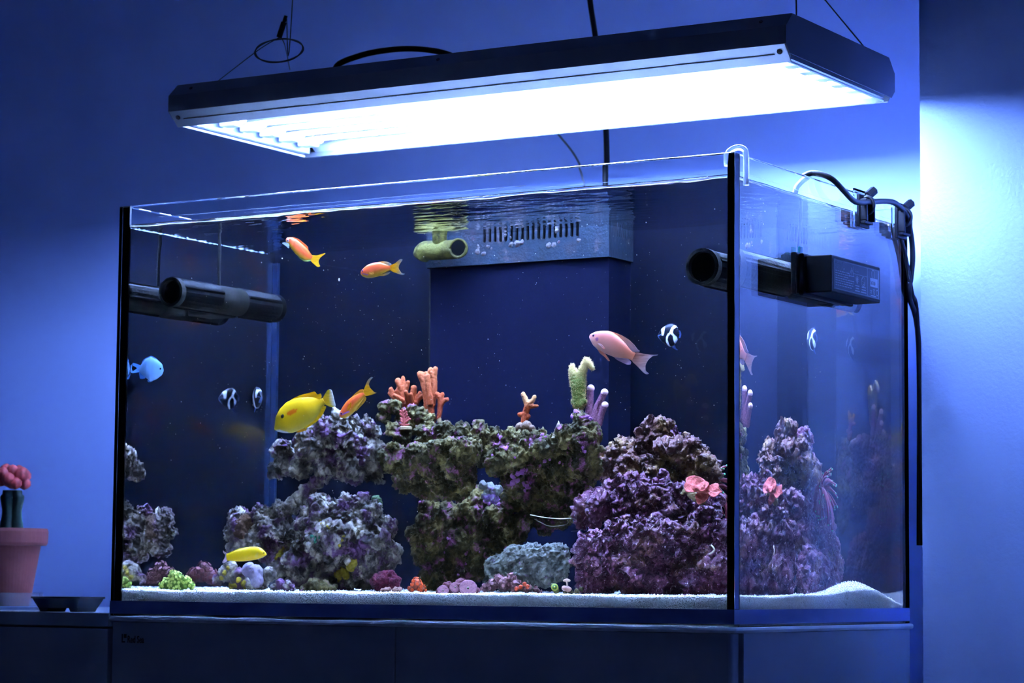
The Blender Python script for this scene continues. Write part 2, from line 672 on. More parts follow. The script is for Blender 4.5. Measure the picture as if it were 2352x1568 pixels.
def water_body():
    x0, x1, y0, y1, zb = T + 0.0004, 0.9 - T + 0.0008, T - 0.0008, 0.5 - T - 0.0004, 0.0121   # the water wets the glass
    def axis(a, b, n):
        g = np.linspace(a, b, n)
        near = np.array([0.0005, 0.0011, 0.0019, 0.003, 0.0045])
        return np.unique(np.concatenate([g, a + near, b - near]))
    X, Y = axis(x0, x1, 260), axis(y0, y1, 160)
    gx, gy = np.meshgrid(X, Y, indexing='ij')
    P = np.stack([gx.ravel() * 26, gy.ravel() * 42, np.zeros(gx.size)], 1)
    h = 0.0011 * perlin(P, 3) + 0.0006 * perlin(P * 2.3 + 5, 4) + 0.0012 * perlin(P * 0.35, 9)
    d = np.minimum.reduce([gx - x0, x1 - gx, gy - y0, y1 - gy]).ravel()
    h = h * np.clip(d / 0.006, 0, 1) + 0.0042 * np.exp(-d / 0.0016) + 0.0008 * perlin(np.stack([gx.ravel() * 30, gy.ravel() * 30, np.zeros(gx.size)], 1), 8) * np.exp(-d / 0.004)
    top = np.stack([gx.ravel(), gy.ravel(), WZ + h], 1)
    nx, ny = len(X), len(Y)
    I = lambda i, j: i * ny + j
    f = [(I(i, j), I(i + 1, j), I(i + 1, j + 1), I(i, j + 1)) for i in range(nx - 1) for j in range(ny - 1)]
    ring = [I(i, 0) for i in range(nx)] + [I(nx - 1, j) for j in range(1, ny)] + [I(i, ny - 1) for i in range(nx - 2, -1, -1)] + [I(0, j) for j in range(ny - 2, 0, -1)]
    base = len(top)
    bot = top[ring].copy()
    bot[:, 2] = zb
    n = len(ring)
    for k in range(n):
        q = (k + 1) % n
        f.append((ring[k], base + k, base + q, ring[q]))
    f.append(tuple(base + k for k in range(n - 1, -1, -1)))
    return np.vstack([top, bot]), f, nx, ny


wv, wf, wnx, wny = water_body()
wat = obj('water', (wv, wf), M_water)
tag(wat, 'clear sea water with a rippled surface filling the aquarium', 'water', kind='stuff')
sm = [False] * len(wf)
sm[:(wnx - 1) * (wny - 1)] = [True] * ((wnx - 1) * (wny - 1))
wat.data.polygons.foreach_set('use_smooth', sm)



def ribbon(p0, p1, nrm, z, w, seed, n=150, gap=0.0):
    """uneven dried line of salt or foam along the inside of a pane"""
    p0, p1, nrm = np.array(p0, float), np.array(p1, float), np.array(nrm, float)
    t = np.linspace(0, 1, n)
    P = p0[None] * (1 - t[:, None]) + p1[None] * t[:, None]
    q = np.stack([t * 37, t * 0 + seed, t * 0], 1)
    a = z + 0.0007 * perlin(q * 0.4, seed)
    h = np.clip(w * (0.55 + 1.3 * perlin(q, seed + 1)) - gap, 0.00012, None)
    V = []
    for i in range(n):
        for zz, o_ in ((a[i] - h[i] / 2, 0), (a[i] + h[i] / 2, 0), (a[i] + h[i] / 2, 0.00025), (a[i] - h[i] / 2, 0.00025)):
            V.append((*(P[i] + nrm * o_)[:2], zz))
    f = [(i * 4 + k, i * 4 + (k + 1) % 4, i * 4 + 4 + (k + 1) % 4, i * 4 + 4 + k) for i in range(n - 1) for k in range(4)]
    return np.array(V), f


M_salt = plain('dried_salt', (0.30, 0.34, 0.40), 0.8, spec=0.1)
M_foam = plain('waterline_foam', (0.34, 0.40, 0.46), 0.7, spec=0.1)
obj('salt_line', ribbon((0.06, T + 0.0003, 0), (0.62, T + 0.0003, 0), (0, 1, 0), 0.5170, 0.0011, 3), M_salt, tank)
obj('salt_line', ribbon((0.20, T + 0.0003, 0), (0.86, T + 0.0003, 0), (0, 1, 0), 0.5130, 0.0008, 7), M_salt, tank)
obj('foam_line', ribbon((T + 0.0006, 0.016, 0), (T + 0.0006, 0.46, 0), (1, 0, 0), 0.5058, 0.0026, 12, gap=0.0004), M_foam, tank)
obj('salt_line', ribbon((0.9 - T - 0.0006, 0.02, 0), (0.9 - T - 0.0006, 0.47, 0), (-1, 0, 0), 0.5150, 0.0007, 19), M_salt, tank)

# ------------------------------------------------------------------ hanging fluorescent light
LC = np.array([0.485, 0.216, 0.648])
lamp = thing('aquarium_light', 'long black hanging fluorescent aquarium light above the tank', 'lamp', LC, rz=0.006)
HL = 0.45


def sheet(prof, x0, x1, t=0.0014):
    """bent sheet: open profile of (y, z), thickness t, between two ends"""
    P = np.array(prof, float)
    d = np.gradient(P, axis=0)
    d /= np.linalg.norm(d, axis=1)[:, None]
    n = np.stack([-d[:, 1], d[:, 0]], 1)
    Q = np.vstack([P + n * t / 2, (P - n * t / 2)[::-1]])
    return prism([tuple(q) for q in Q], 0, x0, x1)


obj('top_sheet', box(-HL, HL, -0.142, 0.142, 0.0548, 0.0562), M_hood, lamp, local=True)
for s in (-1, 1):
    obj('side_panel', sheet([(s * 0.1425, 0.0560), (s * 0.1600, 0.0390), (s * 0.1600, 0.0180)], -HL, HL), M_hood, lamp, local=True)
    v = obj('valance', sheet([(s * 0.1602, 0.0180), (s * 0.1415, 0.0)], -HL + 0.001, HL - 0.001), M_alu, lamp, local=True, label='bare aluminium lower lip')
    for q in (-1, 1):
        c = np.array([q * 0.4395, s * 0.1525, 0.0115])
        n = np.array([0, s * 0.694, -0.72])
        obj('screw', join(cyl(c, c + n * 0.0026, 0.0032, 12), cyl(c + n * 0.0026, c + n * 0.003, 0.0018, 6)), M_black, v, local=True)
    for q in (-0.42, -0.03, 0.415):
        c = np.array([q, s * 0.1515, 0.0475])
        obj('screw', cyl(c, c + np.array([0, s * 0.7, 0.7]) * 0.0016, 0.0024, 10), M_black, lamp, local=True)
ep = [(-0.1425, 0.0562), (-0.1605, 0.039), (-0.1605, 0.0180), (-0.1505, 0.0085), (0.1505, 0.0065), (0.1605, 0.0160), (0.1605, 0.039), (0.1425, 0.0562)]
for s in (-1, 1):
    obj('end_panel', prism(ep, 0, s * HL - 0.0008, s * HL + 0.0008), M_hood, lamp, local=True)
    obj('lip_strip', tube([(s * (HL - 0.006), -0.139, 0.0018), (s * (HL - 0.006), 0.139, 0.0018)], 0.0014, 8), M_white, lamp, local=True, label='pale strip across the end of the opening')
    obj('lampholder_rail', box(s * HL - s * 0.0100 - 0.006, s * HL - s * 0.0100 + 0.006, -0.138, 0.138, 0.0045, 0.030), M_alu, lamp, local=True)
pr = []
for k in range(6):
    yc = -0.1125 + 0.045 * k
    for t in np.linspace(-1, 1, 9):
        pr.append((yc + t * 0.0222, 0.0345 - 0.016 * t * t))
pr = [(-0.152, 0.0075)] + pr + [(0.152, 0.0075)]
obj('reflector', sheet(pr, -HL + 0.018, HL - 0.018, 0.0008), M_refl, lamp, local=True, smooth=False)
obj('gear_tray', box(-HL + 0.003, HL - 0.003, -0.1585, 0.1585, 0.0365, 0.0390), M_white, lamp, local=True)
for k in range(6):
    yc = -0.1125 + 0.045 * k
    tb = obj('tube', cyl((-0.405, yc, 0.0250), (0.405, yc, 0.0250), 0.0080, 14), M_tube, lamp, smooth=True, local=True, label='lit fluorescent tube')
    for s in (-1, 1):
        h = obj('lampholder', box(s * 0.418 - 0.0125, s * 0.418 + 0.0125, yc - 0.0095, yc + 0.0095, 0.0095, 0.0300, 0.002), M_white, lamp, local=True)
        obj('locking_ring', cyl((s * 0.4035, yc, 0.024), (s * 0.398, yc, 0.024), 0.0112, 14), M_white, h, local=True)

# ------------------------------------------------------------------ suspension wires and cords
def wire(name, pts, r, mat, label, cat, group=None, n=8, parent=None, seg=8):
    o = obj(name, tube(catmull(pts, n) if len(pts) > 2 else pts, r, seg), mat, parent, smooth=True)
    if parent is None:
        tag(o, label, cat, group)
    return o


def A1(u, v):
    return air(u, v, 1, 0.105)


sus = thing('suspension_wire', 'thin steel suspension wire with a coiled spare loop over the left end of the light', 'wire', tuple(A1(640, 86)))
grip_lo, grip_hi = A1(641, 86), A1(657, 36)
wire('hanger', [grip_hi, A1(672, 0), np.array([0.215, 0.13, CZ])], 0.0007, M_steel, '', '', parent=sus)
wire('strand', [grip_lo, A1(592, 116), A1(490, 181) + np.array([0, 0, -0.008])], 0.0006, M_steel, '', '', parent=sus)
wire('strand', [grip_lo, A1(653, 100), air(666, 160, 1, 0.25)], 0.0006, M_steel, '', '', parent=sus)
obj('gripper', join(cyl(grip_lo, grip_lo * 0.3 + grip_hi * 0.7, 0.0037, 12), cyl(grip_lo * 0.3 + grip_hi * 0.7, grip_hi, 0.0024, 10)), M_black, sus)
lp = []
for k in range(49):
    a = 2 * math.pi * k / 24 + 1.2
    s = 1 + 0.025 * math.sin(k * 0.9)
    lp.append(A1(641 + 54 * s * math.cos(a), 116 - 30 * s * math.sin(a)) + np.array([0, 0.010 * math.sin(a), 0]))
wire('spare_loop', lp, 0.0009, M_steel, '', '', n=3, parent=sus)
s2 = thing('suspension_wire', 'upright steel wire rising from the right end of the light', 'wire', tuple(air(1829, 37, 0, 0.86)))
wire('strand', [air(1829, 40, 0, 0.86) + np.array([0, 0, -0.012]), air(1829, 0, 0, 0.86), air(1829, 0, 0, 0.86) + np.array([0, 0, 1.0])], 0.0010, M_steel, '', '', parent=s2)
s3 = thing('suspension_wire', 'slanting steel wire at the rear right corner of the light', 'wire', tuple(air(1993, 118, 0, 0.90)))
pa, pb = air(1993, 118, 0, 0.90), air(1895, 0, 0, 0.86)
wire('strand', [pa + (pa - pb) * 0.1, pb, pb + (pb - pa) * 1.0], 0.0009, M_steel, '', '', parent=s3)
A2 = lambda u, v: air(u, v, 1, 0.20)
wire('power_cord', [A2(735, 170) + np.array([0, 0.03, -0.004]), A2(775, 150), A2(820, 130), A2(870, 118), A2(930, 112), A2(985, 115), A2(1030, 125), A2(1065, 138) + np.array([0, .03, -.004])], 0.0040, M_black, 'short black cord arched over the top of the light', 'cord')
A3 = lambda u, v: air(u, v, 1, 0.56)
wire('power_cord', [A3(1352, -30), A3(1356, 8), A3(1364, 60), A3(1374, 130), A3(1386, 220), A3(1392, 300), A3(1394, 380), A3(1394, 460), A3(1392, 700)], 0.0042, M_black, 'black power cord hanging down behind the light and the tank', 'cord')
A4 = lambda u, v: air(u, v, 1, 0.575)
wire('thin_cable', [A4(1262, 285), A4(1285, 312), A4(1312, 345), A4(1330, 375), A4(1342, 410), A4(1347, 445), A4(1348, 600)], 0.0016, plain('grey_cable', (0.12, 0.13, 0.16), 0.5), 'thin grey cable curving down behind the rear rim of the tank', 'cable')

# ------------------------------------------------------------------ clips and cable on the right rim
def clip(name, label, u, y0):
    """acrylic hook over the rear right rim with a black cable clamp"""
    c = thing(name, label, 'clip', (0.9, y0, 0.50))
    return c


for nm, y0, lab in (('cable_clip', 0.343, 'black cable clamp halfway along the right rim of the tank'), ('cable_clip', 0.462, 'black cable clamp at the rear right corner of the tank')):
    c = clip(nm, lab, 0, y0)
    obj('hook', join(box(0.9006, 0.9030, y0 - 0.0165, y0 + 0.0175, 0.489, 0.5372), box(0.8835, 0.9030, y0 - 0.0165, y0 + 0.0175, 0.5346, 0.5372)), M_acr, c)
    b = obj('clamp_body', join(box(0.9042, 0.9085, y0 - 0.014, y0 + 0.0165, 0.4895, 0.5300, 0.0008), box(0.9085, 0.9175, y0 - 0.013, y0 - 0.0095, 0.497, 0.524, 0.0008), box(0.9085, 0.9175, y0 + 0.0105, y0 + 0.0140, 0.497, 0.524, 0.0008), box(0.9085, 0.9150, y0 - 0.012, y0 + 0.0125, 0.4935, 0.4965, 0.0005)), M_blackm, c)
    obj('rib', box(0.9085, 0.9130, y0 - 0.0010, y0 + 0.0015, 0.4935, 0.511), M_blackm, b)
    obj('clamp_ring', tube([(0.9130 + 0.0075 * math.cos(a), y0 + 0.0105 * math.cos(a) * 0.2, 0.517 + 0.0105 * math.sin(a)) for a in np.linspace(-1.9, 2.6, 16)], 0.0022, 8), M_black, c, smooth=True)
    obj('thumb_screw', join(cyl((0.9115, y0 + 0.004, 0.5295), (0.9165, y0 + 0.013, 0.5375), 0.0058, 6), cyl((0.9105, y0 + 0.002, 0.5270), (0.9115, y0 + 0.004, 0.5295), 0.0028, 10)), M_blackm, c)
S = lambda u, v, x=0.914: air(u, v, 0, x)
wire('pump_cable', [(0.868, S(1812, 447, 0.872)[1] - 0.010, 0.428), (0.870, S(1812, 447, 0.872)[1] - 0.004, 0.470), S(1812, 447, 0.872), S(1826, 420, 0.875), S(1858, 399, 0.885), S(1885, 400, 0.898), S(1912, 412, 0.910), S(1936, 436, 0.915), S(1957, 458, 0.916), S(1972, 465, 0.916), S(1995, 464, 0.915), S(2025, 462, 0.915), S(2050, 464, 0.915), S(2068, 476, 0.915), S(2082, 494, 0.913), S(2089, 520, 0.910), S(2095, 560, 0.908), S(2096, 600, 0.908), S(2092, 640, 0.905), S(2088, 680, 0.902), (0.890, 0.56, 0.36), (0.885, 0.57, 0.1)], 0.0036, M_black, 'black pump cable looped over the right rim and through two clamps', 'cable', n=6, seg=10)
wire('drop_cable', [S(2058, 512, 0.9045), S(2068, 545, 0.9045), S(2080, 590, 0.9045), (0.9045, 0.503, 0.425), (0.897, 0.54, 0.38), (0.892, 0.56, 0.1)], 0.0030, M_black, 'second black cable dropping from the rear clamp behind the tank', 'cable')

# clear plastic hook over the front right corner
hk = [(0.8865, 0.0085, 0.5345), (0.8890, 0.0095, 0.5385), (0.8935, 0.0118, 0.5412), (0.8985, 0.0145, 0.5418), (0.9030, 0.0170, 0.5390), (0.9042, 0.0180, 0.5340), (0.9044, 0.0182, 0.5270), (0.9044, 0.0182, 0.5100), (0.9044, 0.0182, 0.4985)]
M_tubing = plain('milky_tubing', (0.75, 0.8, 0.86), 0.25)
b_ = M_tubing.node_tree.nodes['Principled BSDF']
b_.inputs['Transmission Weight'].default_value = 0.45
b_.inputs['IOR'].default_value = 1.3
o = obj('hook_tube', tube(catmull([(0.8855, 0.0150, 0.5200)] + [(p[0] - 0.0005, p[1] + 0.004, p[2]) for p in hk], 6), 0.0034, 12), M_tubing, smooth=True)
tag(o, 'bent clear plastic hook over the front right corner of the rim', 'hook')

# ------------------------------------------------------------------ wave pumps
SPEC = 0.08
COLK = 0.06
M_pump = rocky('pump_plastic', [(0.3, (0.012, 0.012, 0.014)), (0.7, (0.03, 0.03, 0.03))], 60, 0.60, (0.16, 0.16, 0.10), 45, 0.3, 300, 0.4)
M_pumpa = rocky('algae_on_plastic', [(0.3, (0.12, 0.11, 0.07)), (0.7, (0.26, 0.24, 0.17))], 90, 0.58, (0.05, 0.05, 0.03), 60, 0.5, 300, 0.6)
M_cage = plain('rotor_cage_plastic', (0.014, 0.014, 0.018), 0.4)
M_bore = plain('dark_bore', (0.003, 0.003, 0.004), 0.9)


def wave_pump(lab, x, z, y0, y1, rr, wallx):
    p = thing('wave_pump', lab, 'pump', (x, (y0 + y1) / 2, z))
    m0, m1 = y0 + (y1 - y0) * 0.40, y0 + (y1 - y0) * 0.64

    def ring(ya, yb, ro, ri, seg=28):
        return lathe_y([(ri, ya), (ro, ya), (ro, yb), (ri, yb), (ri, ya)], (x, 0, z), seg)
    def cage(ya, yb, nm):
        c = obj(nm, ring(ya, yb, rr * 0.90, rr * 0.80), M_cage, p, smooth=False)
        n = int((yb - ya) / 0.0030)
        rings = [tube([(x + rr * 0.965 * math.cos(a), ya + (i + 0.5) * (yb - ya) / n, z + rr * 0.965 * math.sin(a)) for a in np.linspace(0, 2 * math.pi, 21)], 0.0012, 4) for i in range(n)]
        r_ = obj('cage_ribs', join(*rings), M_pump, c)
        r_['kind'] = 'stuff'
        for a in (0.35, 1.75, 3.2, 4.6):
            obj('cage_rail', tube([(x + rr * math.cos(a), ya, z + rr * math.sin(a)), (x + rr * math.cos(a), yb, z + rr * math.sin(a))], 0.0024, 6), M_pump, c)
        return c
    cage(y0 + 0.012, m0, 'rotor_cage')
    cage(m1, y1 - 0.012, 'rotor_cage')
    obj('motor_block', join(lathe_y([(rr * 1.02, m0), (rr * 1.02, m1)], (x, 0, z), 32), ), M_pumpa, p, smooth=True)
    for ya, yb in ((y0, y0 + 0.013), (y1 - 0.013, y1)):
        obj('end_ring', ring(ya, yb, rr * 1.06, rr * 0.84), M_pumpa if ya == y0 else M_pump, p)
    obj('end_plug', cyl((x, y0 + 0.010, z), (x, y0 + 0.012, z), rr * 0.86, 28), M_bore, p)
    obj('end_plug', cyl((x, y1 - 0.012, z), (x, y1 - 0.010, z), rr * 0.86, 28), M_bore, p)
    s = 1 if wallx > x else -1
    obj('magnet_mount', box(min(x, wallx - s * 0.001), max(x, wallx - s * 0.001), m0 + 0.004, m1 - 0.004, z - rr * 1.15, z + rr * 0.9, 0.003), M_pumpa, p)
    return p


def lathe_y(profile, c, seg=32):
    V, Fc = [], []
    for r, y in profile:
        for k in range(seg):
            a = 2 * math.pi * k / seg
            V.append((c[0] + r * math.cos(a), c[1] + y, c[2] + r * math.sin(a)))
    closed = profile[0] == profile[-1]
    m = len(profile) - 1
    for i in range(m):
        for k in range(seg):
            a, b = i * seg + k, i * seg + (k + 1) % seg
            Fc.append((a, b, b + seg, a + seg))
    if not closed:
        Fc.append(tuple(range(seg))[::-1])
        Fc.append(tuple(range(m * seg, (m + 1) * seg)))
    return np.array(V), Fc


PL = at(389, 670, 0.055)
PR = at(1612, 612, 0.050)
wave_pump('long black wave pump along the left pane under the water surface', PL[0] + 0.002, PL[2], 0.055, 0.395, 0.0185, T + 0.001)
wave_pump('long black wave pump along the right pane beside the magnet block', PR[0], PR[2], 0.050, 0.390, 0.0205, 0.9 - T - 0.001)
for dy, u in ((0.20, 465), (0.235, 500)):
    pass
lc = at(465, 650, 0.19)
wire('pump_cable', [(PL[0] + 0.006, 0.200, PL[2] + 0.016), (PL[0] + 0.006, 0.200, 0.47), (PL[0] + 0.005, 0.201, 0.500), (PL[0] - 0.004, 0.204, 0.528), (0.014, 0.21, 0.538), (-0.004, 0.214, 0.537), (-0.010, 0.22, 0.52), (-0.012, 0.26, 0.40), (-0.012, 0.45, 0.2), (-0.012, 0.53, 0.1)], 0.0026, M_pumpa, 'grimy cable rising from the left wave pump over the left rim', 'cable')

# ------------------------------------------------------------------ magnet block outside the right pane
MB0, MB1 = air(1828, 600, 0, 0.9009), air(1945, 690, 0, 0.945)
y0, y1 = 0.157, 0.300
zt, zb = 0.4325, 0.3885
mg = thing('magnet_block', 'black magnet block with a printed warning label stuck outside the right pane', 'magnet', (0.92, 0.22, zb))
obj('rubber_pad', box(0.9008, 0.9085, y0 - 0.012, y1 - 0.010, zb - 0.002, zt + 0.004, 0.002), M_black, mg)
obj('flange', box(0.9086, 0.9150, y0 - 0.006, y1 - 0.005, zb - 0.003, zt + 0.003, 0.002), M_blackm, mg)
blk = obj('housing', box(0.9150, 0.9480, y0, y1, zb, zt, 0.0015), M_blackm, mg)
SPEC = 0.5
COLK = 1.0
M_label = plain('grey_label_film', (0.22, 0.24, 0.28), 0.6, spec=0.05)
M_ink = plain('pale_label_print', (0.62, 0.66, 0.72), 0.6, spec=0.05)
M_inkd = plain('dark_label_print', (0.10, 0.10, 0.13), 0.5)
X = 0.9482
LY0, LY1, LZ0, LZ1 = y0 + 0.006, y1 - 0.003, zb + 0.004, zt - 0.004
lab = obj('label', box(X - 0.0004, X, LY0, LY1, LZ0, LZ1), M_label, blk, label='grey printed warning label')
LW, LH = LY1 - LY0, LZ1 - LZ0


def lx(a, b, dx=0.0001):
    return (X + dx, LY0 + a * LW, LZ1 - b * LH)


def bar(a0, b0, a1, b1, m=M_ink, nm='label_print', d=0.00012):
    p, q = lx(a0, b0), lx(a1, b1)
    return box(X + 0.00002, X + d, p[1], q[1], q[2], p[2])


PRN = []


def ltext(body, a, b, size, sx=0.8, m=M_ink):
    text(body, size, m, mg, lx(a, b), (0, 1, 0), (0, 0, 1), 'label_lettering', 0.00008, sx)


ltext('WARNING!', 0.035, 0.145, 0.0052)
ltext('Super Strong Magnet', 0.035, 0.290, 0.0038, 0.85)
rnd = random.Random(3)
for k in range(7):                       # print too small to read: broken hair lines
    b = 0.36 + 0.078 * k
    a, end = 0.035, (0.36 if k < 3 else 0.44) - 0.05 * rnd.random()
    while a < end:
        w = 0.02 + 0.03 * rnd.random()
        PRN.append(bar(a, b, min(end, a + w), b + 0.032))
        a += w + 0.010
for t in ((0.42, 0.10, 0.425, 0.33), (0.02, 0.03, 0.98, 0.04), (0.02, 0.96, 0.98, 0.97), (0.975, 0.03, 0.98, 0.97), (0.42, 0.33, 0.73, 0.342), (0.725, 0.05, 0.73, 0.95)):
    PRN.append(bar(*t))


def outline(pts, w):
    g = []
    for i in range(len(pts) - 1):
        a, b = np.array(pts[i]), np.array(pts[i + 1])
        d = (b - a) / (np.linalg.norm(b - a) + 1e-9)
        n = np.array([-d[1], d[0]]) * w / 2
        q = [a + n - d * w / 2, b + n + d * w / 2, b - n + d * w / 2, a - n - d * w / 2]
        g.append(prism([(X + 0.00002 + 0, 0)] * 0 + [tuple(v) for v in q], 0, X + 0.00002, X + 0.00012))
    return join(*g)


def lp2(a, b):
    p = lx(a, b)
    return (p[1], p[2])


PRN.append(outline([lp2(0.385, 0.16), lp2(0.335, 0.44), lp2(0.435, 0.44), lp2(0.385, 0.16)], 0.0009))
PRN.append(bar(0.378, 0.24, 0.392, 0.36))
PRN.append(bar(0.378, 0.385, 0.392, 0.41))
ltext('Connect', 0.45, 0.27, 0.0042, 0.75)
for k in range(6):
    a = math.pi * k / 6
    PRN.append(outline([(lp2(0.50, 0.50)[0] - 0.0044 * math.cos(a), lp2(0.5, 0.5)[1] - 0.0044 * math.sin(a)), (lp2(0.50, 0.50)[0] + 0.0044 * math.cos(a), lp2(0.5, 0.5)[1] + 0.0044 * math.sin(a))], 0.0007))
PRN.append(bar(0.492, 0.52, 0.508, 0.66))
for cx, cy_, r in ((0.635, 0.53, 0.0052), (0.855, 0.20, 0.0046), (0.945, 0.79, 0.0030)):
    c = lp2(cx, cy_)
    PRN.append(outline([(c[0] + r * math.cos(a), c[1] + r * 1.15 * math.sin(a)) for a in np.linspace(0, 2 * math.pi, 17)], 0.0007))
c = lp2(0.635, 0.53)
PRN.append(outline([(c[0] - 0.002 + 0.002 * math.cos(a), c[1] + 0.0018 + 0.002 * math.sin(a)) for a in np.linspace(0.2, 4.5, 9)], 0.0007))
PRN.append(outline([(c[0] + 0.001 + 0.002 * math.cos(a), c[1] - 0.0018 + 0.002 * math.sin(a)) for a in np.linspace(3.4, 7.6, 9)], 0.0007))
for k, (a0, a1) in enumerate(((0.46, 0.55), (0.60, 0.69), (0.47, 0.54), (0.60, 0.69), (0.455, 0.56), (0.58, 0.70))):
    b = 0.70 + 0.085 * (k // 2)
    PRN.append(bar(a0, b, a1, b + 0.035))
PRN.append(bar(0.79, 0.33, 0.955, 0.62))
PRN.append(bar(0.855, 0.70, 0.895, 0.72))
PRN.append(outline([lp2(0.86, 0.74), lp2(0.87, 0.86), lp2(0.885, 0.86), lp2(0.895, 0.74)], 0.0006))
PRN.append(bar(0.80, 0.905, 0.92, 0.935))
obj('label_print', join(*PRN), M_ink, mg)
text('XF350', 0.0062, M_inkd, mg, (X + 0.00018, lx(0.798, 0)[1], lx(0, 0.555)[2]), (0, 1, 0), (0, 0, 1), 'label_lettering', 0.00005, 0.85)
text('CE', 0.0058, M_ink, mg, (X + 0.0001, lx(0.785, 0)[1], lx(0, 0.85)[2]), (0, 1, 0), (0, 0, 1), 'label_lettering', 0.00005, 0.8)
M_tab = plain('turquoise_tab', (0.02, 0.30, 0.36), 0.4)
obj('tab', box(0.9030, 0.9060, y0 + 0.004, y0 + 0.012, zt + 0.002, zt + 0.0125, 0.0006), M_tab, mg, label='turquoise pull tab')
obj('tab', prism([(y1 - 0.030, zt - 0.002), (y1 - 0.016, zt + 0.0060), (y1 - 0.012, zt + 0.0060), (y1 - 0.020, zt - 0.002)], 0, 0.9030, 0.9060), M_tab, mg, label='turquoise pull tab')

# ------------------------------------------------------------------ overflow box and return nozzle
SPEC = 0.08
COLK = 0.25
M_box = plain('overflow_black', (0.012, 0.015, 0.045), 0.6, spec=0.1, var=0.15, vscale=12)
COLK = 0.30
M_weir = rocky('encrusted_weir', [(0.25, (0.05, 0.055, 0.05)), (0.5, (0.035, 0.06, 0.09)), (0.75, (0.09, 0.075, 0.08))], 28, 0.63, (0.20, 0.15, 0.14), 38, 0.5, 160, 0.6, patch2=(0.66, (0.13, 0.04, 0.06), 50))
OX0, OX1, OY = 0.3090, 0.5790, 0.4030
ov = thing('overflow_box', 'black overflow box with a slotted top against the rear pane', 'overflow box', (0.444, 0.445, 0.0125))
obj('box_panel', box(OX0, OX1, OY, OY + 0.004, 0.0125, 0.500), M_box, ov)
obj('box_panel', box(OX1 - 0.004, OX1, OY + 0.0042, 0.4870, 0.0125, 0.500), M_box, ov)
obj('box_panel', box(OX0, OX0 + 0.004, OY + 0.0042, 0.4870, 0.0125, 0.500), M_box, ov)
obj('corner_seam', box(OX0 - 0.0012, OX0 + 0.0008, OY - 0.0010, OY + 0.002, 0.0125, 0.462), M_pumpa, ov)
obj('corner_seam', box(OX1 - 0.0008, OX1 + 0.0012, OY - 0.0010, OY + 0.002, 0.0125, 0.462), M_box, ov)
wy0, wy1 = OY - 0.0066, OY - 0.0004
ZB_, ZT_ = 0.4650, 0.5220
SL0, SL1, NSL = 0.3935, 0.5420, 18
pitch = (SL1 - SL0) / NSL
gs = [box(OX0 - 0.0035, OX1 + 0.0035, wy0, wy1, ZB_, 0.4935), box(OX0 - 0.0035, SL0, wy0, wy1, 0.4935, ZT_), box(SL1, OX1 + 0.0035, wy0, wy1, 0.4935, ZT_), box(SL0, SL1, wy0, wy1, 0.5105, ZT_)]
for k in range(NSL):
    xa = SL0 + (k + 0.56) * pitch
    gs.append(prism([(xa, 0.4935), (xa, 0.511), (xa + pitch * 0.44, 0.511), (xa + pitch * 0.44, 0.4935)], 1, wy0, wy1))
    for xq, s in ((SL0 + k * pitch, 1), (xa, -1)):
        gs.append(prism([(xq, 0.4935), (xq + s * 0.0014, 0.4935), (xq, 0.4952)][::s], 1, wy0, wy1))
obj('weir_comb', join(*gs), M_weir, ov)
gs = [box(OX1 - 0.0004 + 0.0008, OX1 + 0.0040, wy0 + 0.007, 0.487, ZB_, 0.4935), box(OX1 + 0.0004, OX1 + 0.0040, wy0 + 0.007, 0.425, 0.4935, ZT_)]
for k in range(8):
    ya = 0.425 + k * 0.0078
    gs.append(box(OX1 + 0.0004, OX1 + 0.0040, ya + 0.0042, ya + 0.0078, 0.4935, ZT_))
obj('side_comb', join(*gs), M_weir, ov)
obj('slot_backing', box(SL0 - 0.002, SL1 + 0.002, wy1 + 0.0001, OY - 0.0001, 0.490, 0.516), M_bore, ov)
blobs = [(1122, 567, 6), (1130, 570, 5), (1175, 562, 8), (1190, 560, 9), (1200, 556, 7), (1262, 564, 8), (1274, 562, 7), (1285, 556, 6), (1330, 552, 7), (1163, 580, 5), (1100, 566, 6), (1098, 578, 8), (1112, 582, 7), (1280, 530, 7), (1160, 540, 5), (1172, 545, 4)]
M_crust = rocky('pale_crust', [(0.3, (0.22, 0.17, 0.15)), (0.7, (0.36, 0.30, 0.28))], 120, 0.62, (0.25, 0.07, 0.10), 70, 0.6, 300, 0.6)
v, f = melt(balls([(a, b, c) for a, b, c in blobs], wy0 + 0.0020), 0.0012, 2)
v = v + tri_normals(v, f) * (0.0015 * fbm(v * 220, 3, 5))[:, None]
obj('encrusting_growth', (v, f), M_crust, ov, smooth=True)['kind'] = 'stuff'

nz = thing('return_nozzle', 'algae covered return pipe elbow at the left end of the overflow box', 'pipe', tuple(at(1010, 575, 0.372)))
COLK = 0.20
COLT = (1.2, 1.05, 0.45)
M_nz = rocky('yellow_algae_pipe', [(0.35, (0.05, 0.045, 0.03)), (0.65, (0.22, 0.20, 0.06))], 50, 0.55, (0.34, 0.33, 0.13), 40, 0.5, 250, 0.6)
c0, c1 = at(966, 578, 0.375), at(1046, 572, 0.372)
P = catmull([c0 + np.array([-0.001, 0.004, -0.006]), c0 + np.array([0.006, 0.001, 0.001]), c0 * 0.5 + c1 * 0.5, c1, c1 + np.array([0.0085, -0.006, 0.0]), c1 + np.array([0.0115, -0.016, -0.001])], 6)
rad = np.full(len(P), 0.0128)
v, f = tube(P, rad, 24)
obj('elbow', (v, f), M_nz, nz, smooth=True)
E_ = P[-1]
D_ = (P[-1] - P[-3])
D_ /= np.linalg.norm(D_)
obj('mouth_rim', tube([E_ + D_ * 0.0005 + 0.0118 * (math.cos(a) * np.array([D_[1], -D_[0], 0]) + math.sin(a) * np.array([0, 0, 1])) for a in np.linspace(0, 2 * math.pi, 25)], 0.0020, 8), M_nz, nz, smooth=True)
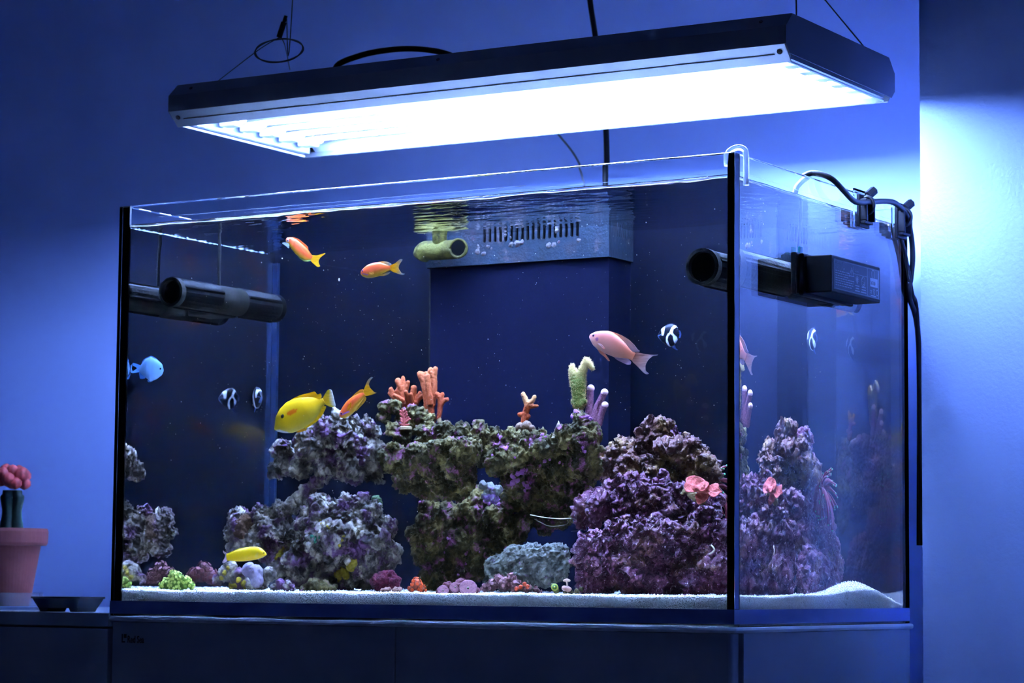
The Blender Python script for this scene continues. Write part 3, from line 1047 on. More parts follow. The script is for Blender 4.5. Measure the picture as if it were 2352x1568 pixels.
obj('mouth', cyl(E_ + D_ * 0.0004, E_ + D_ * 0.0012, 0.0105, 24), M_bore, nz)
obj('left_mouth', cyl(P[0] - (P[1] - P[0]) * 0.3, P[0] - (P[1] - P[0]) * 0.5, 0.0112, 24), M_bore, nz)
obj('riser', cyl(c0 * 0.45 + c1 * 0.55, c0 * 0.45 + c1 * 0.55 + np.array([0, 0.0, 0.040]), 0.0105, 20), M_nz, nz, smooth=True)
COLT = (1, 1, 1)

COLK = 0.42

# ------------------------------------------------------------------ sand
SX0, SX1, SY0, SY1 = T + 0.0010, 0.9 - T - 0.0010, T + 0.0010, 0.5 - T - 0.0010


def sand_z(x, y):
    x, y = np.asarray(x, float), np.asarray(y, float)
    P = np.stack([x * 14, y * 14, np.zeros_like(x)], 1)
    z = 0.0325 + 0.0022 * perlin(P, 21) + 0.0035 * np.clip((y - 0.03) / 0.3, 0, 1)
    z += 0.016 * np.exp(-(((x - 0.845) / 0.05) ** 2 + ((y - 0.37) / 0.065) ** 2))
    z -= 0.012 * np.exp(-(((x - 0.885) / 0.04) ** 2 + ((y - 0.488) / 0.06) ** 2))
    return z


def sand_body():
    X, Y = np.linspace(SX0, SX1, 330), np.linspace(SY0, SY1, 180)
    gx, gy = np.meshgrid(X, Y, indexing='ij')
    gx, gy = gx.ravel(), gy.ravel()
    z = sand_z(gx, gy) + 0.0006 * perlin(np.stack([gx * 260, gy * 260, gx * 0], 1), 2) - 0.0012
    top = np.stack([gx, gy, z], 1)
    nx, ny = len(X), len(Y)
    I = lambda i, j: i * ny + j
    f = [(I(i, j), I(i + 1, j), I(i + 1, j + 1), I(i, j + 1)) for i in range(nx - 1) for j in range(ny - 1)]
    ring = [I(i, 0) for i in range(nx)] + [I(nx - 1, j) for j in range(1, ny)] + [I(i, ny - 1) for i in range(nx - 2, -1, -1)] + [I(0, j) for j in range(ny - 2, 0, -1)]
    bot = top[ring].copy()
    bot[:, 2] = 0.0122
    b0, n = len(top), len(ring)
    f += [(ring[k], b0 + k, b0 + (k + 1) % n, ring[(k + 1) % n]) for k in range(n)]
    f.append(tuple(b0 + k for k in range(n - 1, -1, -1)))
    return np.vstack([top, bot]), f


COLK = 0.9
M_sand = rocky('coral_sand', [(0.35, (0.62, 0.56, 0.48)), (0.65, (0.86, 0.80, 0.72))], 500, 0.72, (0.16, 0.13, 0.06), 300, 0.8, 700, 0.8)
M_grain = rocky('sand_grain', [(0.3, (0.55, 0.50, 0.42)), (0.7, (0.9, 0.85, 0.78))], 420, 0.66, (0.10, 0.085, 0.04), 60, 0.2, 900, 0.6, patch2=(0.67, (0.13, 0.13, 0.03), 22))
sand = obj('sand_bed', sand_body(), M_sand, smooth=True)
tag(sand, 'white coral sand bed covering the floor of the aquarium', 'sand')
gv, gf = ico((0, 0, 0), 1, 1)
gf = np.array(gf)
bx_, by_ = [], []
n1 = 9000
bx_.append(RNG.uniform(SX0 + .001, SX1 - .001, n1)); by_.append(SY0 + 0.0006 + RNG.exponential(0.03, n1))
n2 = 4500
by_.append(RNG.uniform(SY0 + .001, SY1 - .001, n2)); bx_.append(SX1 - 0.0006 - RNG.exponential(0.03, n2))
n3 = 4500
bx_.append(RNG.uniform(SX0 + .001, SX1 - .001, n3)); by_.append(RNG.uniform(SY0 + .001, SY1 - .001, n3))
gx, gy = np.concatenate(bx_), np.concatenate(by_)
ok = (gx > SX0 + .0005) & (gx < SX1 - .0005) & (gy > SY0 + .0005) & (gy < SY1 - .0005)
gx, gy = gx[ok], gy[ok]
gz = sand_z(gx, gy) - 0.0008 + RNG.uniform(-0.0004, 0.0009, len(gx))
# grains pressed against the two visible panes
m1, m2 = 7200, 3800
wx = RNG.uniform(SX0 + .001, SX1 - .001, m1)
wy = np.full(m1, SY0 - 0.0002)
wz = 0.0128 + RNG.uniform(0, 1, m1) * (sand_z(wx, wy) - 0.0128)
vy = RNG.uniform(SY0 + .001, SY1 - .001, m2)
vx = np.full(m2, SX1 + 0.0002)
vz = 0.0128 + RNG.uniform(0, 1, m2) * (sand_z(vx, vy) - 0.0128)
G = np.stack([np.concatenate([gx, wx, vx]), np.concatenate([gy, wy, vy]), np.concatenate([gz, wz, vz])], 1)
rr = RNG.uniform(0.0005, 0.00105, len(G))
sq = RNG.uniform(0.7, 1.3, (len(G), 3))
sq[len(gx):len(gx) + m1, 1] = 0.3
sq[len(gx) + m1:, 0] = 0.3
GV = (G[:, None, :] + gv[None] * rr[:, None, None] * sq[:, None, :])
GV[..., 1] = np.maximum(GV[..., 1], T + 0.0006)
GV[..., 0] = np.minimum(GV[..., 0], 0.9 - T - 0.0006)
GF = (gf[None] + (np.arange(len(G)) * len(gv))[:, None, None]).reshape(-1, 3)
g_ = obj('sand_grain', (GV.reshape(-1, 3), GF), M_grain, sand)
g_['kind'] = 'stuff'

# ------------------------------------------------------------------ live rock
COLK = 0.62
COLT = (1.28, 1.20, 1.02)


def carve(v, f, seed, coarse=0.010, cf=22, fine=0.0035, ff=75, pits=0.0, pf=90, ridge=True, flat=0.0):
    for amp, fr, o, rg, s in ((coarse, cf, 3, False, seed), (fine, ff, 4, ridge, seed + 11)):
        n = tri_normals(v, f)
        v = v + n * (amp * fbm(v * fr, o, s, rg))[:, None]
    if pits:
        n = tri_normals(v, f)
        w = worley(v * pf, seed + 5)
        v = v - n * (pits * np.clip(1 - w / 0.55, 0, 1) ** 1.2)[:, None]
    n = tri_normals(v, f)
    v = v + n * (0.0011 * fbm(v * 210, 2, seed + 31, True))[:, None]
    return v, f


def rock(name, label, rows, y, mat, seed, voxel=0.0014, relax=4, cat='rock', extra=(), parent=None, group=None, under=None, shelf=None, **k):
    if under:
        rows = [(a[0], a[1], a[2], (a[3] if len(a) > 3 else 0.0) + under[1] * max(0, a[1] - under[0])) for a in rows]
    sp = balls(rows, y) + list(extra)
    v, f = melt(sp, voxel, relax)
    if shelf:          # level the front part to a ledge
        m = (v[:, 1] < shelf[1]) & (v[:, 2] > shelf[0])
        w = np.clip((shelf[1] - v[:, 1]) / 0.02, 0, 1)
        v[m, 2] -= ((v[:, 2] - shelf[0]) * 0.85 * w)[m]
    v, f = carve(v, f, seed, **k)
    o = obj(name, (v, f), mat, parent, smooth=True)
    if parent is None:
        tag(o, label, cat, group)
    return o


GREY = [(0.25, alb(70, 75, 70, .6)), (0.5, alb(130, 140, 125, .7)), (0.75, alb(165, 165, 160, .8))]
M_rl = rocky('pale_live_rock', [(0.25, (0.028, 0.022, 0.024)), (0.47, (0.13, 0.108, 0.092)), (0.68, (0.60, 0.52, 0.42))], 48, 0.54, (0.12, 0.05, 0.125), 34, 0.8, 260, 0.5, speck=(0.70, (0.75, 0.62, 0.5), 160))
COLT = (1.25, 1.0, 0.55)
M_rd = rocky('olive_live_rock', [(0.25, (0.022, 0.021, 0.012)), (0.48, (0.075, 0.07, 0.034)), (0.72, (0.30, 0.28, 0.15))], 42, 0.60, (0.32, 0.11, 0.44), 55, 0.9, 280, 0.5, speck=(0.68, (0.5, 0.44, 0.3), 170))
COLT = (1.40, 0.98, 1.20)
M_rp = rocky('purple_live_rock', [(0.25, (0.05, 0.018, 0.030)), (0.5, (0.16, 0.055, 0.085)), (0.75, (0.30, 0.14, 0.15))], 40, 0.60, (0.20, 0.11, 0.05), 24, 1.0, 300, 0.42, speck=(0.625, (0.8, 0.66, 0.66), 230), spec=0.25)
COLT = (1.42, 1.02, 0.92)
M_rb = rocky('brown_purple_rock', [(0.25, (0.05, 0.022, 0.022)), (0.5, (0.17, 0.085, 0.07)), (0.75, (0.30, 0.19, 0.14))], 40, 0.57, (0.27, 0.20, 0.06), 22, 1.0, 300, 0.45, speck=(0.63, (0.8, 0.66, 0.6), 230), spec=0.25)
COLT = (0.95, 1.0, 0.98)
M_por = rocky('porous_grey_rock', [(0.3, (0.10, 0.095, 0.075)), (0.6, (0.30, 0.27, 0.20))], 60, 0.66, (0.30, 0.16, 0.28), 55, 0.8, 300, 0.55)

YL = 0.27
L1 = [(650, 1040, 28), (640, 1078, 25), (672, 1062, 30, .01), (660, 1018, 14), (695, 1025, 26), (722, 1015, 40), (765, 995, 40), (800, 1005, 44), (840, 985, 28, .03), (845, 1040, 38, .03), (790, 1060, 44), (745, 1055, 42), (858, 1085, 26, .03), (775, 955, 15), (772, 945, 9), (745, 972, 17), (800, 970, 20), (842, 970, 16, .03), (815, 1085, 32), (735, 985, 22), (835, 1065, 30, .02), (868, 1060, 18, .03), (700, 1060, 28)]
upper_left = rock('live_rock', 'pale knobbly live rock at the top of the left hand rock pile', L1, YL - .02, M_rl, 3, under=(1035, 0.0005), coarse=0.010, cf=26, fine=0.0058, ff=80, pits=0.013, pf=46, relax=2)
L2 = [(768, 1080, 20), (748, 1092, 21), (728, 1108, 21), (708, 1128, 22), (690, 1148, 22), (672, 1160, 20)]
rock('live_rock', 'slanting arm of live rock bridging the middle of the left rock pile', L2, YL - .01, M_rl, 5, fine=0.0035, coarse=0.006)
L3 = [(556, 1195, 34), (548, 1222, 28), (600, 1180, 30), (640, 1168, 24), (665, 1165, 20), (580, 1235, 34), (620, 1215, 38), (650, 1190, 26), (655, 1230, 36), (612, 1265, 32), (550, 1255, 26), (530, 1215, 14), (640, 1290, 34), (690, 1300, 40)]
low_left = rock('live_rock', 'grey live rock shoulder on the lower left with brown fuzz', L3, 0.255, M_rl, 8, coarse=0.010, fine=0.0052, pits=0.010, pf=50)
L4 = [(740, 1175, 42), (800, 1178, 40), (838, 1158, 22), (850, 1195, 42), (880, 1215, 30), (892, 1270, 26, .02), (800, 1240, 52), (740, 1240, 48), (700, 1215, 32), (840, 1280, 44), (762, 1300, 46), (700, 1280, 36), (800, 1330, 34), (735, 1335, 30), (860, 1225, 38), (680, 1330, 26), (870, 1300, 30, .05), (840, 1330, 26, .03)]
low_right = rock('live_rock', 'large live rock with yellow sponge at the foot of the left pile', L4, 0.225, M_rl, 13, under=(1240, 0.0004), coarse=0.015, fine=0.0058, pits=0.014, pf=44, relax=2)
L5 = [(520, 1318, 20), (500, 1330, 14), (550, 1330, 22), (530, 1305, 14), (600, 1335, 22), (620, 1320, 20), (540, 1345, 16), (575, 1345, 18)]
front_left = rock('rubble_rock', 'low rubble rock with yellow sponge below the yellow wrasse', L5, 0.19, M_rl, 17, coarse=0.005, fine=0.003)
knob = rock('coralline_stone', 'smooth lilac coralline stone resting on the sponge rubble rock', [(572, 1310, 20), (585, 1318, 22), (588, 1332, 20)], 0.170, rocky('lilac_crust', [(0.3, (0.20, 0.13, 0.20)), (0.7, (0.42, 0.32, 0.36))], 30, 0.7, (0.1, 0.06, 0.12), 30, 0.3), 19, coarse=0.003, fine=0.0008)
rock('rubble_rock', 'small mottled rubble stone on the sand right of the lilac stone', [(645, 1340, 13), (660, 1345, 14), (632, 1348, 9), (672, 1350, 9)], 0.15, M_rl, 23, coarse=0.003, fine=0.003, voxel=0.0012)
rock('rubble_rock', 'brownish rubble stone at the sand line under the left pile', [(720, 1345, 16), (745, 1350, 16), (765, 1352, 12), (700, 1352, 12)], 0.185, M_rd, 25, coarse=0.004, fine=0.003, voxel=0.0014)

YC = 0.235
C1 = [(905, 1050, 36), (950, 1066, 44), (1000, 1060, 48), (1045, 1050, 46), (1072, 1030, 40), (930, 1100, 30), (975, 1108, 36), (1020, 1108, 38), (1060, 1095, 36), (886, 1040, 22), (905, 1015, 15), (950, 1038, 22), (1000, 1025, 20), (1040, 1012, 18), (1075, 995, 18), (1000, 1125, 24), (1050, 1120, 24)]
C1b = [(920, 1003, 24, .06), (970, 1000, 26, .06), (1020, 997, 24, .06), (1065, 992, 22, .06), (1100, 990, 22, .05), (882, 960, 20, .07), (888, 940, 20, .07), (905, 935, 17, .07), (925, 960, 20, .08), (945, 948, 15, .08), (968, 955, 18, .08), (990, 962, 13, .08), (900, 985, 22, .06), (985, 985, 18, .07), (940, 980, 20, .08)]
basin = rock('live_rock', 'olive basin shaped live rock topping the centre arch', C1 + C1b, YC - 0.03, M_rd, 31, coarse=0.006, fine=0.0045, ff=100, pits=0.004, under=(1025, 0.0008), relax=2, shelf=(at(960, 1016, 0.2)[2], 0.255))
C2 = [(1140, 988, 18), (1165, 1000, 24), (1120, 1005, 22), (1200, 1008, 26), (1240, 1003, 22), (1110, 1040, 24), (1150, 1040, 38), (1200, 1050, 44), (1250, 1035, 38), (1300, 1015, 40), (1335, 975, 26), (1325, 955, 14), (1345, 1010, 42), (1372, 1035, 20), (1340, 1060, 46), (1290, 1075, 48), (1240, 1090, 44), (1190, 1100, 40), (1330, 1108, 42), (1358, 1085, 24), (1280, 1128, 46), (1230, 1145, 42), (1318, 1140, 36), (1275, 1165, 34), (1215, 1178, 28), (1180, 1140, 34), (1290, 1185, 24), (1250, 1195, 24)]
right_arch = rock('live_rock', 'olive live rock with violet patches forming the right of the centre arch', C2, 0.265, M_rd, 37, coarse=0.010, fine=0.0045, ff=100, pits=0.003, under=(1040, 0.0006), relax=2)
C3 = [(990, 1165, 30), (985, 1200, 30), (955, 1225, 18), (1030, 1185, 36), (1072, 1175, 36), (1100, 1198, 40), (1150, 1190, 40), (1180, 1215, 30), (1200, 1195, 22), (1010, 1220, 34), (965, 1240, 22), (970, 1280, 28), (1010, 1262, 42), (1060, 1255, 48), (1110, 1245, 42), (1150, 1240, 30), (1020, 1310, 38), (1070, 1310, 40), (985, 1318, 24), (1100, 1300, 36), (1130, 1275, 30), (1095, 1150, 28), (1125, 1155, 30), (1035, 1340, 24), (990, 1340, 18)]
trunk = rock('live_rock', 'dark olive pillar of live rock carrying the centre arch', C3, 0.325, M_rd, 41, coarse=0.009, fine=0.0042, ff=95, pits=0.002)
rock('coralline_stone', 'pale stone with violet crust wedged under the centre arch', [(1108, 1115, 13), (1125, 1118, 14), (1140, 1125, 13), (1118, 1140, 14), (1135, 1145, 12)], 0.235, rocky('pale_violet_stone', [(0.3, (0.16, 0.14, 0.11)), (0.7, (0.32, 0.29, 0.23))], 40, 0.58, (0.26, 0.10, 0.32), 40, 0.6), 43, coarse=0.003, fine=0.002, voxel=0.0013)
C5 = [(1140, 1305, 34), (1180, 1290, 38), (1222, 1280, 36), (1268, 1278, 32), (1288, 1268, 24), (1295, 1295, 20), (1200, 1322, 36), (1250, 1312, 34), (1285, 1312, 26), (1125, 1338, 20), (1165, 1338, 26), (1210, 1350, 18)]
rock('porous_rock', 'low porous grey rock lying on the sand between centre arch and purple pile', C5, 0.235, M_por, 47, coarse=0.004, fine=0.0022, ff=120, pits=0.0085, pf=115, voxel=0.0014)

R1 = [(1500, 988, 26), (1525, 990, 22), (1482, 1000, 22), (1578, 1002, 17), (1595, 1015, 20), (1612, 1030, 17), (1440, 1020, 24), (1420, 1040, 22), (1408, 1062, 17), (1470, 1035, 34), (1520, 1030, 36), (1560, 1038, 32), (1608, 1052, 20), (1450, 1072, 34, -.02), (1490, 1072, 32, -.02), (1540, 1075, 28), (1580, 1080, 28), (1608, 1082, 24), (1632, 1095, 15), (1400, 1092, 22), (1510, 1110, 36, .01), (1560, 1120, 40, .01), (1600, 1130, 30, .02), (1450, 1110, 34)]
rock('live_rock', 'brown and purple craggy rock at the summit of the right hand pile', R1, 0.350, M_rb, 53, under=(1080, 0.0006), coarse=0.016, cf=32, fine=0.0080, ff=80, pits=0.006, relax=3)
R2 = [(1338, 1188, 18), (1370, 1175, 30), (1400, 1150, 34), (1430, 1130, 34), (1440, 1170, 42), (1490, 1150, 44), (1522, 1115, 28), (1530, 1155, 42), (1570, 1170, 36), (1560, 1130, 26), (1590, 1190, 28), (1470, 1200, 38), (1505, 1195, 36), (1420, 1195, 30), (1520, 1095, 15), (1610, 1165, 26, .02)]
rock('live_rock', 'purple encrusted rock in the middle of the right hand pile', R2, 0.250, M_rp, 59, under=(1165, 0.0007), coarse=0.019, cf=32, fine=0.0080, ff=80, pits=0.008, pf=62, relax=3)
R3 = [(1350, 1265, 28), (1338, 1248, 18), (1390, 1245, 42), (1440, 1235, 45), (1490, 1228, 42), (1400, 1300, 46), (1450, 1290, 48), (1365, 1310, 32), (1350, 1340, 18), (1390, 1342, 26), (1440, 1348, 24), (1490, 1270, 46), (1500, 1320, 42), (1540, 1250, 38), (1460, 1335, 34), (1540, 1338, 28), (1330, 1285, 12)]
rock('live_rock', 'large maroon rock at the lower front of the right hand pile', R3, 0.200, M_rp, 61, under=(1285, 0.0006), coarse=0.019, cf=32, fine=0.0080, ff=80, pits=0.008, pf=62, relax=3)
R4 = [(1600, 1215, 34), (1630, 1188, 22), (1640, 1225, 36), (1580, 1258, 42), (1658, 1255, 26), (1620, 1275, 42), (1655, 1305, 34), (1600, 1325, 42), (1640, 1342, 24), (1560, 1300, 38), (1675, 1340, 16), (1570, 1345, 22)]
rock('live_rock', 'purple grey rock under the pink plate coral near the front right corner', R4, 0.220, M_rp, 67, coarse=0.016, cf=32, fine=0.0070, ff=85, pits=0.008, pf=62, relax=3)


def sball(u, v, x, r):
    c = ats(u, v, x)
    return (*c, r)


R5 = [sball(1890, 1195, 0.715, 0.022), sball(1895, 1235, 0.712, 0.024), sball(1905, 1270, 0.70, 0.024), sball(1912, 1310, 0.70, 0.024), sball(1880, 1330, 0.72, 0.030), sball(1860, 1300, 0.735, 0.026), sball(1850, 1340, 0.75, 0.022), sball(1895, 1345, 0.71, 0.026), sball(1850, 1240, 0.70, 0.03), sball(1840, 1150, 0.69, 0.03), sball(1845, 1080, 0.68, 0.026), sball(1840, 1030, 0.66, 0.024)]
v, f = melt(R5, 0.0014, 3)
v, f = carve(v, f, 71, coarse=0.008, cf=36, fine=0.0050, ff=90, pits=0.003)
tag(obj('live_rock', (v, f), M_rp, smooth=True), 'purple rock column at the back of the right hand pile', 'rock')

COLK = 0.50
COLT = (1.15, 0.85, 0.45)

# ------------------------------------------------------------------ corals
def pchain(rows, y, step=0.45):
    b = [ball(r[0], r[1], y + (r[3] if len(r) > 3 else 0), r[2]) for r in rows]
    return chain([q[:3] for q in b], [q[3] for q in b], step)


def tipped(name, base, tip, z0, z1, rough=0.5, bump=0.6, bscale=1400.0, side=None):
    """coral skin: body colour below, growing tips paler above, along the object's own height"""
    m, nt, b, o = new_mat(name)
    N, L = nt.nodes.new, nt.links.new
    tc = N('ShaderNodeTexCoord')
    sep = N('ShaderNodeSeparateXYZ')
    L(tc.outputs['Object'], sep.inputs[0])
    n = N('ShaderNodeTexNoise')
    n.inputs['Scale'].default_value = 120
    L(tc.outputs['Object'], n.inputs['Vector'])
    ad = N('ShaderNodeMath')
    ad.operation = 'MULTIPLY_ADD'
    L(n.outputs['Fac'], ad.inputs[0])
    ad.inputs[1].default_value = 0.004
    L(sep.outputs['Z'], ad.inputs[2])
    mr = N('ShaderNodeMapRange')
    L(ad.outputs[0], mr.inputs[0])
    mr.inputs[1].default_value = z0
    mr.inputs[2].default_value = z1
    mx = N('ShaderNodeMix')
    mx.data_type = 'RGBA'
    L(mr.outputs[0], mx.inputs[0])
    mx.inputs[6].default_value = (*kc(base), 1)
    mx.inputs[7].default_value = (*kc(tip), 1)
    L(mx.outputs[2], b.inputs['Base Color'])
    b.inputs['Roughness'].default_value = rough
    b.inputs['Specular IOR Level'].default_value = 0.1
    v = N('ShaderNodeTexVoronoi')
    v.inputs['Scale'].default_value = bscale
    L(tc.outputs['Object'], v.inputs['Vector'])
    bp = N('ShaderNodeBump')
    bp.inputs['Strength'].default_value = bump
    bp.inputs['Distance'].default_value = 0.0012
    L(v.outputs['Distance'], bp.inputs['Height'])
    L(bp.outputs[0], b.inputs['Normal'])
    return m


def coral(name, label, stems, mat, cat='coral', voxel=0.0009, amp=0.0006, fr=320, seed=1, parent=None, relax=3, group=None):
    sp = [s for st in stems for s in st]
    v, f = melt(sp, voxel, relax)
    n = tri_normals(v, f)
    v = v + n * (amp * fbm(v * fr, 3, seed))[:, None]
    o = obj(name, (v, f), mat, parent, smooth=True)
    if parent is None:
        tag(o, label, cat, group)
    return o


M_or = tipped('orange_coral', (0.50, 0.092, 0.030), (0.68, 0.22, 0.11), 0.02, 0.07)
yo = 0.315
bush = [
    [(945, 940, 10), (925, 915, 9), (924, 892, 10), (914, 875, 8)], [(924, 892, 9), (926, 868, 5)], [(928, 905, 8), (937, 878, 5.5)],
    [(945, 940, 9), (948, 915, 8), (951, 892, 8.5)], [(940, 938, 9), (918, 912, 7), (914, 898, 8)], [(935, 935, 8), (905, 908, 6), (898, 894, 6)],
    [(925, 925, 7), (900, 908, 5.5), (894, 903, 4)], [(925, 920, 7, -.008), (906, 908, 5.5, -.014)], [(950, 935, 8), (962, 915, 6), (970, 910, 6)],
    [(950, 930, 7), (965, 902, 5)], [(938, 925, 7, -.008), (932, 900, 5.5, -.016)], [(948, 925, 6, -.008), (944, 905, 5, -.014)], [(945, 945, 11), (950, 960, 9)], [(928, 905, 8, .012), (916, 890, 6, .016)]]
coral('branching_coral', 'bushy orange branching coral on the left end of the centre arch', [pchain(s, yo) for s in bush], M_or, seed=4)
tall = [
    [(990, 965, 13), (985, 930, 13), (980, 900, 11), (974, 875, 10), (968, 862, 10)], [(974, 872, 9), (964, 858, 7)], [(975, 866, 8), (979, 858, 6)], [(988, 925, 9, -.006), (984, 890, 8, -.008), (982, 864, 7, -.008)],
    [(992, 930, 10, .004), (997, 890, 9, .004), (996, 862, 9, .004), (1000, 848, 7, .004)], [(995, 862, 8, .004), (989, 850, 7, .004)]]
coral('branching_coral', 'tall orange finger coral standing above the centre arch beside the bushy one', [pchain(s, yo - .005) for s in tall], M_or, seed=6)
small_r = [[(1008, 960, 6), (1011, 935, 7), (1013, 915, 8), (1005, 906, 7)], [(1012, 912, 8), (1016, 906, 6)], [(1012, 930, 7), (1022, 918, 5), (1028, 917, 5)]]
stub = coral('branching_coral', 'short forked orange coral on a white stub right of the tall finger coral', [pchain(s, yo - .006) for s in small_r], M_or, seed=8)
M_plug = plain('pale_frag_plug', (0.42, 0.38, 0.32), 0.7, bump=0.4, bscale=400)
p0 = at(1009, 964, yo - .006)
obj('stub', cyl(p0 + np.array([0, 0, -0.006]), p0 + np.array([0, 0, 0.002]), 0.0030, 12), M_plug, stub)
M_or2 = tipped('orange_frag_coral', (0.48, 0.09, 0.015), (0.70, 0.40, 0.22), 0.025, 0.034)
mid = [[(1204, 968, 9), (1207, 950, 8), (1212, 930, 8.5), (1206, 915, 7), (1202, 905, 6)], [(1212, 928, 8), (1224, 920, 6), (1228, 911, 5)], [(1214, 932, 7), (1227, 933, 4.5), (1234, 932, 4)], [(1207, 952, 8), (1194, 952, 6)], [(1206, 960, 8), (1215, 956, 5)]]
coral('branching_coral', 'small forked orange coral alone in the middle of the centre arch', [pchain(s, 0.29) for s in mid], M_or2, seed=9)
coral('mushroom_coral', 'dull mauve cap coral under the small forked orange coral', [[ball(1195, 982, 0.278, 13), ball(1210, 978, 0.278, 13), ball(1222, 984, 0.278, 9), ball(1185, 988, .278, 8)]], plain('mauve_cap', (0.20, 0.15, 0.15), 0.5, var=0.2), amp=0.0004)
pk = []
fr0 = [(929, 978, 4), (929, 960, 4), (925, 943, 3)]
pk.append(pchain(fr0, 0.262))
for (a, b, c, d) in ((929, 972, 937, 966), (929, 972, 921, 966), (929, 967, 938, 958), (928, 965, 920, 960), (929, 962, 935, 952), (927, 958, 919, 950), (927, 955, 934, 946), (926, 950, 919, 943), (926, 948, 931, 941), (929, 976, 940, 975), (929, 976, 919, 974), (926, 946, 924, 939), (930, 969, 942, 962)):
    pk.append(pchain([(a, b, 2.5), (c, d, 2.3, -.002)], 0.262))
M_pk = plain('pink_frag_coral', (0.62, 0.17, 0.24), 0.5, bump=0.4, bscale=900)
fc = coral('frag_coral', 'tiny pink bottlebrush coral on a grey plug in the hollow of the basin rock', pk, M_pk, voxel=0.0006, amp=0.0002)
pc = at(932, 983, 0.262)
obj('frag_plug', lathe([(0.007, -0.0022), (0.0088, -0.0016), (0.0088, 0.0014), (0.0075, 0.0022)], pc, 24), M_plug, fc)
# green hairy coral
M_gr = tipped('green_hairy_coral', (0.16, 0.26, 0.05), (0.80, 0.72, 0.42), 0.040, 0.062)
yg = 0.290
gs_ = [[(1330, 928, 15), (1328, 905, 15), (1325, 885, 16), (1320, 862, 14), (1315, 850, 10), (1314, 843, 8)], [(1332, 905, 14), (1333, 880, 14), (1336, 858, 11), (1342, 840, 10), (1347, 828, 9)], [(1343, 838, 9), (1352, 832, 8), (1360, 845, 6.5)], [(1320, 922, 9), (1340, 922, 9)]]
gc = coral('velvet_coral', 'green two horned velvet coral on the right end of the centre arch', [pchain(s, yg) for s in gs_], M_gr, seed=12, amp=0.0005)
# a fuzz of short polyps over it
gm = gc.data
gvv = np.empty(len(gm.vertices) * 3)
gm.vertices.foreach_get('co', gvv)
gvv = gvv.reshape(-1, 3)
gt = np.array([list(p.vertices) for p in gm.polygons])
gn = tri_normals(gvv, gt)
sel = RNG.choice(len(gvv), 1500, replace=False)
Q = gvv[sel] + np.array(gc.location)
Nn = gn[sel]
Tn = np.cross(Nn, RNG.normal(size=Nn.shape))
Tn /= np.linalg.norm(Tn, axis=1)[:, None]
Bn = np.cross(Nn, Tn)
L_ = RNG.uniform(0.0012, 0.0024, len(Q))[:, None]
r_ = 0.00032
PV = np.stack([Q + Tn * r_, Q - Tn * r_ * .5 + Bn * r_ * .87, Q - Tn * r_ * .5 - Bn * r_ * .87, Q + Nn * L_ + RNG.normal(size=Q.shape) * 0.0003], 1)
PF = (np.array([[0, 1, 3], [1, 2, 3], [2, 0, 3]])[None] + (np.arange(len(Q)) * 4)[:, None, None]).reshape(-1, 3)
pf = obj('polyp', (PV.reshape(-1, 3), PF), plain('pale_polyp', (0.85, 0.72, 0.50), 0.5), gc)
pf['kind'] = 'stuff'
obj('base', (lambda m: m)(melt(pchain([(1328, 945, 9), (1330, 928, 11)], yg), 0.0012, 2)), M_plug, gc, smooth=True)
M_vi = tipped('violet_finger_coral', (0.30, 0.12, 0.20), (0.95, 0.75, 0.85), 0.038, 0.046)
fing = [[(1351, 960, 11, .004), (1355, 930, 9, .004), (1357, 893, 9, .004)], [(1366, 968, 12), (1372, 935, 9.5), (1388, 903, 8.5)], [(1376, 972, 9), (1382, 948, 8.5), (1389, 932, 8)]]
for k, (s, lb) in enumerate(zip(fing, ('upright', 'long', 'short'))):
    pass
COLT = (1.25, 0.90, 0.78)
M_vi2 = rocky('violet_finger_skin', [(0.35, (0.20, 0.085, 0.15)), (0.65, (0.50, 0.25, 0.38))], 500, 0.75, (0.6, 0.4, 0.5), 700, 0.8, 900)
fgc = coral('finger_coral', 'three fingered violet coral with white tips at the right end of the arch', [pchain(s, 0.296) for s in fing], M_vi2, seed=15, amp=0.00035, fr=600)
for (u, v_, r, dy) in ((1357, 893, 9.3, .004), (1388.5, 902, 8.9, 0), (1389.5, 931, 8.4, 0)):
    b = ball(u, v_ - 1, 0.296 + dy, r)
    obj('tip', ico(b[:3], b[3] * 1.03, 3, (1, 1, 0.95)), plain('white_tip', (0.9, 0.72, 0.74), 0.5, bump=0.3, bscale=900), fgc, smooth=True, label='white growing tip')
# pink plate coral
COLT = (1.7, 1.35, 1.15)
M_plate = rocky('pink_plate_coral', [(0.35, (0.62, 0.12, 0.10)), (0.65, (0.85, 0.27, 0.22))], 200, 0.7, (0.9, 0.42, 0.4), 320, 0.9, 420, 0.5)


def plate(c, ax, rx, ry, tilt, seed, thick=0.0022):
    """ruffled, slightly cupped plate"""
    nr, na = 9, 40
    V, Fc = [], []
    for s in (1, -1):
        for i in range(nr + 1):
            for k in range(na):
                a = 2 * math.pi * k / na
                t = i / nr
                w = 1 + 0.13 * math.sin(3 * a + seed) + 0.08 * math.sin(5 * a + seed * 2)
                V.append((rx * t * w * math.cos(a), ry * t * w * math.sin(a), 0.0045 * t * t + 0.0016 * t * math.sin(4 * a + seed) + s * thick * 0.5 * (1.05 - 0.5 * t)))
    V = np.array(V)
    V[:(nr + 1) * na, 2] += 0.0009 * fbm(V[:(nr + 1) * na] * 330, 2, seed)
    m = (nr + 1) * na
    for s in (0, 1):
        for i in range(nr):
            for k in range(na):
                a, b = s * m + i * na + k, s * m + i * na + (k + 1) % na
                q = (a, b, b + na, a + na)
                Fc.append(q if s else q[::-1])
    for k in range(na):
        a, b = nr * na + k, nr * na + (k + 1) % na
        Fc.append((a, a + m, b + m, b))
    R_ = np.array(Euler(tilt).to_matrix())
    return V @ R_.T + np.array(c), Fc


